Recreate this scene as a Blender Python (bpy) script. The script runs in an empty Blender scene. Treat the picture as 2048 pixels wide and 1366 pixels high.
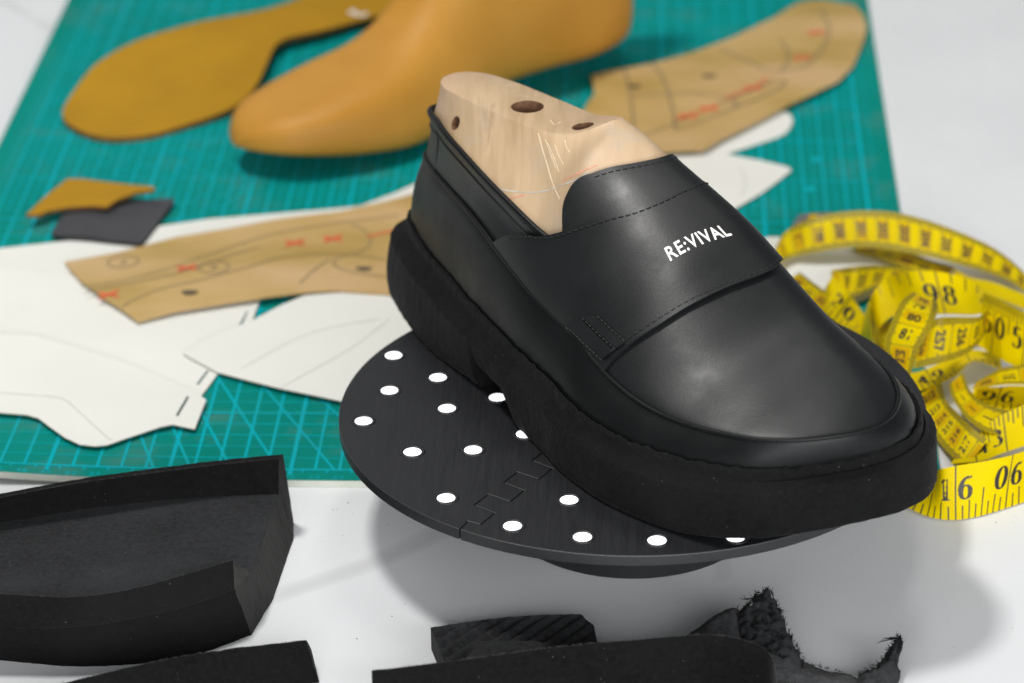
import bpy, bmesh, math, random, json
import numpy as np
from mathutils import Vector, Matrix, noise

random.seed(7); rng = np.random.default_rng(7)
SC = bpy.context.scene
COL = SC.collection
CM = 0.01

# ------------------------------------------------------------------ camera
cam_d = bpy.data.cameras.new("camera"); cam = bpy.data.objects.new("camera", cam_d); COL.objects.link(cam)
cam_d.sensor_width = 36.0; cam_d.lens = 114.352
cam_d.clip_start = 0.05; cam_d.clip_end = 50
CAM_POS = np.array([33.6554117, -115.791736, 63.6977761])
def cam_axes(pitch, roll, yaw):
    cp, sp = math.cos(pitch), math.sin(pitch)
    r, fw, u = np.array([1, 0, 0.]), np.array([0, cp, -sp]), np.array([0, sp, cp])
    cy, sy = math.cos(yaw), math.sin(yaw); Z = np.array([[cy, -sy, 0], [sy, cy, 0], [0, 0, 1]])
    r, fw, u = Z @ r, Z @ fw, Z @ u
    cr, sr = math.cos(roll), math.sin(roll)
    return cr*r+sr*u, -sr*r+cr*u, fw
AX_R, AX_U, AX_F = cam_axes(0.457094174, -0.0157840211, 0.0513883266)
M = Matrix([[AX_R[i], AX_U[i], -AX_F[i], CAM_POS[i]*CM] for i in range(3)] + [[0, 0, 0, 1]])
cam.matrix_world = M
cam_d.dof.use_dof = True; cam_d.dof.focus_distance = 1.225; cam_d.dof.aperture_fstop = 9.2
SC.camera = cam

# ------------------------------------------------------------------ light: white workshop room, ceiling panels
W = bpy.data.worlds.new("World"); SC.world = W; W.use_nodes = True
bg = W.node_tree.nodes["Background"]; bg.inputs[0].default_value = (0.93, 0.97, 1.0, 1); bg.inputs[1].default_value = 0.16
def area(name, loc, aim, sx, sy, power, col=(1, 1, 1)):
    d = bpy.data.lights.new(name, 'AREA'); d.shape = 'RECTANGLE'; d.size = sx; d.size_y = sy; d.energy = power; d.color = col
    o = bpy.data.objects.new(name, d); COL.objects.link(o); o.location = loc
    o.rotation_euler = (Vector(aim)-Vector(loc)).to_track_quat('-Z', 'Y').to_euler(); return o
area("ceiling_panel_light", (-0.28, 0.13, 2.0), (0.30, 0.0, 0), 0.32, 0.26, 26, (1.0, 0.985, 0.96))
area("ceiling_panel_light", (0.12, -1.3, 2.0), (0.32, -0.2, 0), 2.2, 0.8, 3, (1.0, 0.99, 0.97))
area("added_fill_light", (0.85, -1.85, 0.62), (0.36, -0.12, 0.02), 2.4, 0.9, 54, (0.98, 0.99, 1.0))  # added front fill, not a real window; lightens the shadow under the disc
area("added_fill_light", (-0.9, 2.6, 1.35), (0.28, 0.0, 0.05), 1.4, 0.8, 3, (0.97, 0.985, 1.0))  # added back light, not a real window; sheen on disc, rims on shoe
area("ceiling_panel_light", (0.56, 0.85, 2.2), (0.32, 0.1, 0), 0.30, 0.8, 6, (1.0, 0.99, 0.97))
SC.view_settings.view_transform = 'Standard'; SC.view_settings.look = 'None'
SC.view_settings.exposure = 0.0; SC.view_settings.gamma = 1.0
SC.cycles.use_denoising = True

# ------------------------------------------------------------------ helpers
def link(o, parent=None):
    COL.objects.link(o)
    if parent is not None:
        o.parent = parent; o.location = Vector(o.location)-Vector(wloc(parent))
    return o
def wloc(o):
    v = Vector(o.location)
    while o.parent is not None:
        o = o.parent; v = v+Vector(o.location)
    return v
def tag(o, label=None, cat=None, group=None, kind=None):
    for k, v in (('label', label), ('category', cat), ('group', group), ('kind', kind)):
        if v: o[k] = v
    return o
def thing(name, label, cat, loc, group=None):
    o = bpy.data.objects.new(name, None); o.empty_display_size = 0.02; COL.objects.link(o); o.location = np.array(loc)*CM
    return tag(o, label, cat, group)
def mesh(name, V, F, mat, parent=None, smooth=True, origin=None, mats=None, fm=None):
    """V in cm, world axes -> one mesh object whose origin sits at `origin` (cm)"""
    V = np.asarray(V, float)
    if origin is None: origin = (0, 0, 0) if parent is None else np.array(wloc(parent))/CM
    me = bpy.data.meshes.new(name); me.from_pydata(((V-np.array(origin))*CM).tolist(), [], [list(map(int, f)) for f in F])
    for m in (mats or [mat]): me.materials.append(m)
    if fm is not None: me.polygons.foreach_set("material_index", np.asarray(fm, dtype=np.int32))
    if smooth: me.polygons.foreach_set("use_smooth", [True]*len(me.polygons))
    me.update()
    o = bpy.data.objects.new(name, me); o.location = np.array(origin)*CM
    return link(o, parent)
def grid_faces(nr, nc, closed_c=False, off=0, closed_r=False):
    F = []
    for i in range(nr if closed_r else nr-1):
        for j in range(nc if closed_c else nc-1):
            a, b = i*nc+j, i*nc+(j+1) % nc; i2 = (i+1) % nr
            F.append((off+a, off+b, off+i2*nc+(j+1) % nc, off+i2*nc+j))
    return F
def fix_normals(o, inside=None):
    bm = bmesh.new(); bm.from_mesh(o.data); bmesh.ops.recalc_face_normals(bm, faces=bm.faces); bm.to_mesh(o.data); bm.free()
def autosmooth(o, deg=35):
    bm = bmesh.new(); bm.from_mesh(o.data)
    for e in bm.edges:
        if len(e.link_faces) == 2 and e.calc_face_angle(0) > math.radians(deg): e.smooth = False
    bm.to_mesh(o.data); bm.free()
def tube(path, r, n=8, cap=True, closed=False):
    P = np.asarray(path, float); T = np.gradient(P, axis=0)
    if closed: T = np.roll(P, -1, 0)-np.roll(P, 1, 0)
    T /= np.linalg.norm(T, axis=1, keepdims=True)+1e-12
    up = np.array([0.13, .2, 1.]); V = []
    rr = np.full(len(P), r) if np.isscalar(r) else np.asarray(r)
    for p, t, q in zip(P, T, rr):
        a = np.cross(t, up); a /= np.linalg.norm(a)+1e-9; b = np.cross(a, t)
        for k in range(n):
            w = 2*math.pi*k/n; V.append(p+q*(a*math.cos(w)+b*math.sin(w)))
    F = grid_faces(len(P), n, True, closed_r=closed)
    if cap and not closed: F += [tuple(range(n))[::-1], tuple((len(P)-1)*n+k for k in range(n))]
    return V, F
class MB:
    def __init__(s): s.V = []; s.F = []; s.M = []
    def add(s, V, F, m=0):
        o = len(s.V); s.V += [tuple(v) for v in V]; s.F += [tuple(o+i for i in f) for f in F]; s.M += [m]*len(F)
    def build(s, name, mats, parent=None, smooth=True, origin=None):
        mats = mats if isinstance(mats, list) else [mats]
        return mesh(name, s.V, s.F, mats[0], parent, smooth, origin, mats, s.M)
def prism(poly, z0, z1, zf=None):
    n = len(poly); P = np.asarray(poly)[:, :2]
    d = np.array([zf(x, y) if zf else 0 for x, y in P])
    V = np.vstack([np.c_[P, z0+d], np.c_[P, z1+d]])
    F = [tuple(range(n, 2*n)), tuple(range(n))[::-1]]+[(i, (i+1) % n, n+(i+1) % n, n+i) for i in range(n)]
    a = 0.5*np.sum(P[:, 0]*np.roll(P[:, 1], -1)-P[:, 1]*np.roll(P[:, 0], -1))
    if a < 0: F = [f[::-1] for f in F]
    return V, F
def bevel(o, w, seg=2, ang=40):
    m = o.modifiers.new("bevel", 'BEVEL'); m.width = w*CM; m.segments = seg; m.limit_method = 'ANGLE'; m.angle_limit = math.radians(ang)
    return o
def cut(o, cutters):
    """boolean difference, applied; the cutters are removed"""
    for c in cutters:
        m = o.modifiers.new("cut", 'BOOLEAN'); m.operation = 'DIFFERENCE'; m.solver = 'EXACT'; m.object = c
    bpy.context.view_layer.update()
    dg = bpy.context.evaluated_depsgraph_get(); me = bpy.data.meshes.new_from_object(o.evaluated_get(dg))
    o.modifiers.clear(); old = o.data; o.data = me; bpy.data.meshes.remove(old)
    for c in cutters: bpy.data.objects.remove(c)
def nz(x, y, z, s=1.0): return noise.noise(Vector((x*s, y*s, z*s)))

# ------------------------------------------------------------------ materials
class NT:
    def __init__(s, name):
        s.m = bpy.data.materials.new(name); s.m.use_nodes = True; s.t = s.m.node_tree; s.b = s.t.nodes["Principled BSDF"]
        s.co = s.n("ShaderNodeTexCoord").outputs["Object"]
    def n(s, typ, **kw):
        nd = s.t.nodes.new(typ)
        for k, v in kw.items(): setattr(nd, k, v)
        return nd
    def set(s, i, v):
        if hasattr(v, "links"): s.t.links.new(v, s.b.inputs[i])
        else: s.b.inputs[i].default_value = v
    def map(s, scale=(1, 1, 1), rot=(0, 0, 0), loc=(0, 0, 0)):
        m = s.n("ShaderNodeMapping"); m.inputs["Scale"].default_value = scale; m.inputs["Rotation"].default_value = rot; m.inputs["Location"].default_value = loc
        s.t.links.new(s.co, m.inputs[0]); return m.outputs[0]
    def noise(s, scale, detail=4, rough=.55, vec=None, out="Fac", dist=0):
        nd = s.n("ShaderNodeTexNoise"); nd.inputs["Scale"].default_value = scale; nd.inputs["Detail"].default_value = detail; nd.inputs["Roughness"].default_value = rough
        nd.inputs["Distortion"].default_value = dist
        s.t.links.new(vec if vec is not None else s.co, nd.inputs["Vector"]); return nd.outputs[out]
    def ramp(s, fac, stops):
        r = s.n("ShaderNodeValToRGB"); e = r.color_ramp.elements
        while len(e) < len(stops): e.new(0.5)
        for q, (p, c) in zip(e, stops): q.position = p; q.color = (*c, 1) if len(c) == 3 else c
        s.t.links.new(fac, r.inputs[0]); return r.outputs[0]
    def g(s, fac, a, b, x=0., y=1.):
        return s.ramp(fac, [(x, (a,)*3), (y, (b,)*3)])
    def mix(s, f, a, b, mode='MIX'):
        m = s.n("ShaderNodeMix", data_type='RGBA', blend_type=mode)
        for i, v in ((0, f), (6, a), (7, b)):
            if hasattr(v, "links"): s.t.links.new(v, m.inputs[i])
            else: m.inputs[i].default_value = v if i == 0 else (*v, 1)
        return m.outputs[2]
    def bump(s, h, strength=.3, dist=.0005, prev=None):
        b = s.n("ShaderNodeBump"); b.inputs["Strength"].default_value = strength; b.inputs["Distance"].default_value = dist
        s.t.links.new(h, b.inputs["Height"])
        if prev is not None: s.t.links.new(prev, b.inputs["Normal"])
        return b.outputs[0]
def simple(name, col, rough=.5, var=.12, scale=60, bump=.15, bd=.0003, spec=.5, bscale=None):
    t = NT(name); n = t.noise(scale, 5)
    t.set("Base Color", t.ramp(n, [(.3, tuple(c*(1-var) for c in col)), (.7, tuple(min(1, c*(1+var)) for c in col))]))
    t.set("Roughness", t.g(n, rough-.06, rough+.06, .3, .7)); t.set("Specular IOR Level", spec)
    if bump: t.set("Normal", t.bump(t.noise(bscale or scale*8, 3), bump, bd))
    return t.m
MT = {}
def mk_materials():
    # table: white laminate with faint smudges
    t = NT("white_laminate"); n = t.noise(7, 5, .6); n2 = t.noise(130, 3)
    c = t.ramp(n, [(.3, (.70, .715, .73)), (.7, (.76, .77, .78))])
    sp = t.ramp(t.noise(55, 2, .5), [(.74, (0, 0, 0)), (.80, (1, 1, 1))])
    sp2 = t.mix(t.g(t.noise(9, 2), 0, 1, .45, .6), (0, 0, 0), sp)
    c = t.mix(sp2, c, (.50, .49, .48))
    for k, r in enumerate((.4, 1.7, 2.6)):
        v_ = t.n("ShaderNodeTexWave"); v_.inputs["Scale"].default_value = .9+.5*k; v_.inputs["Distortion"].default_value = 6; v_.inputs["Detail"].default_value = 2; v_.inputs["Detail Scale"].default_value = 1.2
        t.t.links.new(t.map((1, 1, 1), (0, 0, r)), v_.inputs["Vector"])
        ln = t.mix(t.g(t.noise(6+3*k, 2), 0, 1, .52, .62), (0, 0, 0), t.ramp(v_.outputs["Fac"], [(.9965, (0, 0, 0)), (.9995, (1, 1, 1))]))
        c = t.mix(t.mix(.45, (0, 0, 0), ln), c, (.50, .50, .50))
    t.set("Base Color", c); t.set("Roughness", t.g(n2, .38, .5, .3, .7)); t.set("Normal", t.bump(n2, .04, .0002)); MT['table'] = t.m
    # cutting mat vinyl
    t = NT("green_vinyl"); n = t.noise(26, 5, .62); n3 = t.noise(5, 3, .5)
    c = t.ramp(n3, [(.3, (.001, .205, .165)), (.7, (.003, .255, .215))])
    st = t.ramp(n, [(.52, (0, 0, 0)), (.72, (1, 1, 1))])
    c = t.mix(t.mix(.55, (0, 0, 0), st), c, (.085, .215, .175))
    sc = t.ramp(t.noise(40, 3, .5, t.map((1, .06, 1), (0, 0, .5))), [(.63, (0, 0, 0)), (.70, (1, 1, 1))])
    c = t.mix(t.mix(.25, (0, 0, 0), sc), c, (.05, .30, .27))
    t.set("Base Color", c); t.set("Roughness", .65); t.set("Specular IOR Level", .04); t.set("Normal", t.bump(t.noise(900, 2), .2, .0002)); MT['mat'] = t.m
    t = NT("cyan_print"); n = t.noise(22, 5, .6)
    c = t.ramp(n, [(.35, (.0, .42, .50)), (.68, (.01, .34, .38))])
    t.set("Base Color", c); t.set("Roughness", .65); t.set("Specular IOR Level", .04); MT['print'] = t.m
    t = NT("faint_cyan_print"); n = t.noise(30, 5, .6)
    t.set("Base Color", t.ramp(n, [(.36, (.0, .40, .44)), (.64, (.006, .30, .30))])); t.set("Roughness", .65); t.set("Specular IOR Level", .04); MT['print2'] = t.m
    MT['matcore'] = simple("pale_vinyl_core", (.62, .64, .56), .5, .08, 80)
    # leather
    def leather(nm, base, rough, grain=1.0, spec=.5):
        t = NT(nm); n = t.noise(14, 4, .55); v = t.n("ShaderNodeTexVoronoi"); v.inputs["Scale"].default_value = 900; t.t.links.new(t.co, v.inputs["Vector"])
        t.set("Base Color", t.ramp(n, [(.3, tuple(c*.85 for c in base)), (.7, tuple(c*1.2 for c in base))]))
        t.set("Roughness", t.g(t.noise(28, 6, .68), rough-.08, rough+.11, .3, .72)); t.set("Specular IOR Level", spec)
        b1 = t.bump(v.outputs["Distance"], .16*grain, .0002); b2 = t.bump(t.noise(160, 4), .10*grain, .0006, b1); t.set("Normal", t.bump(t.noise(9, 5, .6, dist=.8), .09*grain, .003, b2)); return t.m
    MT['leather'] = leather("black_leather", (.0030, .0036, .0040), .45, .46)
    MT['leather2'] = leather("black_leather_side", (.0034, .0039, .0041), .44, .8, .24)
    MT['edge'] = simple("black_cut_edge", (.010, .0105, .011), .7, .2, 300)
    MT['thread'] = simple("black_thread", (.012, .012, .013), .6, .2, 400)
    # EVA foam with a nap and tiny sparkles painted into its colour
    def foam(nm, base, bs=1.0, vec=None):
        t = NT(nm); v = t.map(vec) if vec else None
        n = t.noise(480, 4, .72, v); n2 = t.noise(25, 4, .6)
        c = t.ramp(n, [(.3, tuple(c*.5 for c in base)), (.7, tuple(c*1.6 for c in base))])
        c = t.mix(t.g(n2, 0, .45, .35, .7), c, tuple(c*2.2 for c in base)); c = t.mix(t.g(t.noise(7, 6, .7), 0, .6, .48, .72), c, tuple(c*2.6 for c in base))
        vo = t.n("ShaderNodeTexVoronoi"); vo.inputs["Scale"].default_value = 520; t.t.links.new(t.co, vo.inputs["Vector"])
        fl = t.ramp(vo.outputs["Distance"], [(.0, (1, 1, 1)), (.105, (0, 0, 0))])
        pick = t.ramp(t.noise(300, 1, .5), [(.58, (0, 0, 0)), (.68, (1, 1, 1))])
        c = t.mix(t.mix(pick, (0, 0, 0), fl), c, (.30, .30, .29))
        t.set("Base Color", c); t.set("Roughness", .95); t.set("Specular IOR Level", .12)
        t.set("Sheen Weight", .03); t.set("Sheen Roughness", .4)
        t.set("Normal", t.bump(n, .75*bs, .0006, t.bump(n2, .3, .001))); return t.m
    MT['foam'] = foam("black_foam", (.0044, .0044, .0045))
    MT['nap'] = simple("grey_foam_nap", (.055, .055, .053), .95, .4, 300, 0, 0, .1)
    MT['foam2'] = foam("black_foam_skin", (.0056, .0058, .0060), .7)
    MT['foamfloor'] = foam("smooth_lit_foam_skin", (.0185, .019, .0202), .5)  # smooth moulded skin; overhead light on the floor is put into its lighter grey
    MT['foamgrey'] = foam("lit_grey_foam", (.034, .0345, .036), 1.0)  # grey foam lightened: the stronger light on the torn scraps is in the colour
    MT['foamcut'] = foam("sawn_black_foam", (.022, .0225, .021), 1.2, (1, 1, .05))
    MT['plastic'] = _pl = simple("black_printed_plastic", (.0105, .011, .0125), .42, .12, 40, .12, .0003, .5, 300)
    nt = _pl.node_tree; bs = nt.nodes["Principled BSDF"]; tc = nt.nodes.new("ShaderNodeTexCoord"); mp = nt.nodes.new("ShaderNodeMapping"); mp.inputs["Scale"].default_value = (1, .05, 1); mp.inputs["Rotation"].default_value = (0, 0, .65)
    ns = nt.nodes.new("ShaderNodeTexNoise"); ns.inputs["Scale"].default_value = 900; ns.inputs["Detail"].default_value = 3; rp = nt.nodes.new("ShaderNodeMapRange"); rp.inputs[1].default_value = .35; rp.inputs[2].default_value = .7; rp.inputs[3].default_value = .40; rp.inputs[4].default_value = .49
    nt.links.new(tc.outputs["Object"], mp.inputs[0]); nt.links.new(mp.outputs[0], ns.inputs["Vector"]); nt.links.new(ns.outputs["Fac"], rp.inputs[0]); nt.links.new(rp.outputs[0], bs.inputs["Roughness"])
    t = NT("led_diffuser"); t.set("Base Color", (.9, .9, .92, 1)); t.set("Emission Color", (.93, .95, 1, 1)); t.set("Emission Strength", 1.5); MT['led'] = t.m
    # wood of the last: long grain, faint scratches
    t = NT("beech_wood"); g = t.noise(150, 6, .65, t.map((1, .10, .18), (0, 0, .82)), dist=.4); n = t.noise(16, 4)
    c = t.ramp(g, [(.3, (.42, .285, .155)), (.6, (.57, .405, .245)), (.8, (.30, .185, .10))])
    c = t.mix(t.g(n, 0, .5, .4, .75), c, (.58, .44, .29))
    sc = t.ramp(t.noise(90, 3, .5, t.map((1, 1, .05), (.2, .35, 0))), [(.66, (0, 0, 0)), (.71, (1, 1, 1))])
    c = t.mix(t.mix(.4, (0, 0, 0), sc), c, (.70, .56, .38))
    gs = t.ramp(t.noise(45, 5, .65), [(.55, (0, 0, 0)), (.75, (1, 1, 1))])
    c = t.mix(t.mix(.45, (0, 0, 0), gs), c, (.42, .385, .33))
    pk = t.n("ShaderNodeTexNoise"); pk.inputs["Scale"].default_value = 14; t.t.links.new(t.map((1, 1, 1), (0, 0, 0), (.3, .1, .2)), pk.inputs["Vector"])
    c = t.mix(t.g(pk.outputs["Fac"], 0, .5, .5, .7), c, (.60, .40, .27))
    t.set("Base Color", c); t.set("Roughness", .5); t.set("Specular IOR Level", .3); t.set("Normal", t.bump(g, .12, .0004)); MT['wood'] = t.m
    MT['hole'] = simple("drilled_wood", (.20, .10, .05), .8, .5, 400, .5, .001)
    MT['scratch'] = simple("pale_scratch", (.84, .68, .48), .6, .1, 200, 0)
    MT['pencil'] = simple("pencil_graphite", (.22, .17, .10), .5, .4, 300, 0)
    MT['pencilw'] = simple("pale_pencil_line", (.52, .50, .45), .6, .2, 300, 0)
    MT['ink'] = simple("dark_ink", (.10, .075, .04), .6, .3, 300, 0)
    MT['red'] = simple("red_marker", (.76, .085, .03), .6, .2, 300, 0)
    MT['redp'] = simple("faint_red_pencil", (.70, .30, .20), .6, .2, 300, 0)
    # tan plastic last
    t = NT("tan_plastic"); n = t.noise(18, 5, .6)
    t.set("Base Color", t.ramp(n, [(.3, (.45, .205, .022)), (.7, (.52, .25, .034))])); t.set("Roughness", t.g(n, .48, .62, .3, .7)); t.set("Specular IOR Level", .35); t.set("Subsurface Weight", .0)
    t.set("Normal", t.bump(t.noise(220, 3), .06, .0004)); MT['tan'] = t.m
    MT['mustard'] = simple("mustard_leather_board", (.43, .225, .012), .65, .10, 22, .1, .0003, .12, 400)
    MT['mustard_edge'] = simple("leather_board_edge", (.16, .075, .012), .8, .2, 200)
    MT['white_ink'] = simple("white_ink", (.85, .82, .78), .6, .05, 100, 0)
    MT['greyswatch'] = simple("charcoal_leather", (.050, .050, .056), .6, .12, 60, .15, .0003, .4)
    # paper patterns
    t = NT("white_card"); n = t.noise(12, 4); t.set("Base Color", t.ramp(n, [(.3, (.755, .750, .690)), (.7, (.80, .795, .74))])); t.set("Roughness", .8); t.set("Specular IOR Level", .2)
    t.set("Normal", t.bump(t.noise(500, 3), .08, .0002)); MT['card'] = t.m; MT['cardedge'] = simple("card_cut_edge", (.52, .49, .38), .8, .1, 200, 0)
    # masking-tape shell patterns: ochre, patchy and a bit waxy
    t = NT("tape_shell"); n = t.noise(22, 5, .6, t.map((1, 1, 1), (0, 0, .4))); n2 = t.noise(9, 3, .5, t.map((1, 2.2, 1), (0, 0, -.5)))
    c = t.ramp(n2, [(.30, (.36, .235, .045)), (.46, (.50, .335, .12)), (.66, (.62, .415, .21))])
    c = t.mix(t.g(n, 0, .45, .45, .75), c, (.46, .295, .075))
    t.set("Base Color", c); t.set("Roughness", .45); t.set("Specular IOR Level", .35); t.set("Normal", t.bump(n, .1, .0006)); MT['shell'] = t.m
    # measuring tape
    t = NT("yellow_tape"); n = t.noise(40, 3); t.set("Base Color", t.ramp(n, [(.3, (.64, .475, .0)), (.7, (.70, .53, .0))])); t.set("Roughness", .5); t.set("Specular IOR Level", .06)
    t.set("Normal", t.bump(t.noise(700, 2, .5), .12, .0002)); MT['tape'] = t.m
    MT['tape_gold'] = simple("golden_tape_print", (.58, .345, .0), .5, .05, 60, .1, .0002, .08, 700)
    MT['tape_ink'] = simple("black_tape_ink", (.016, .014, .008), .5, .3, 200, 0)
    MT['steel'] = simple("dull_steel", (.42, .40, .40), .35, .15, 120); 
    bs = MT['steel'].node_tree.nodes["Principled BSDF"]; bs.inputs["Metallic"].default_value = .8
mk_materials()

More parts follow.
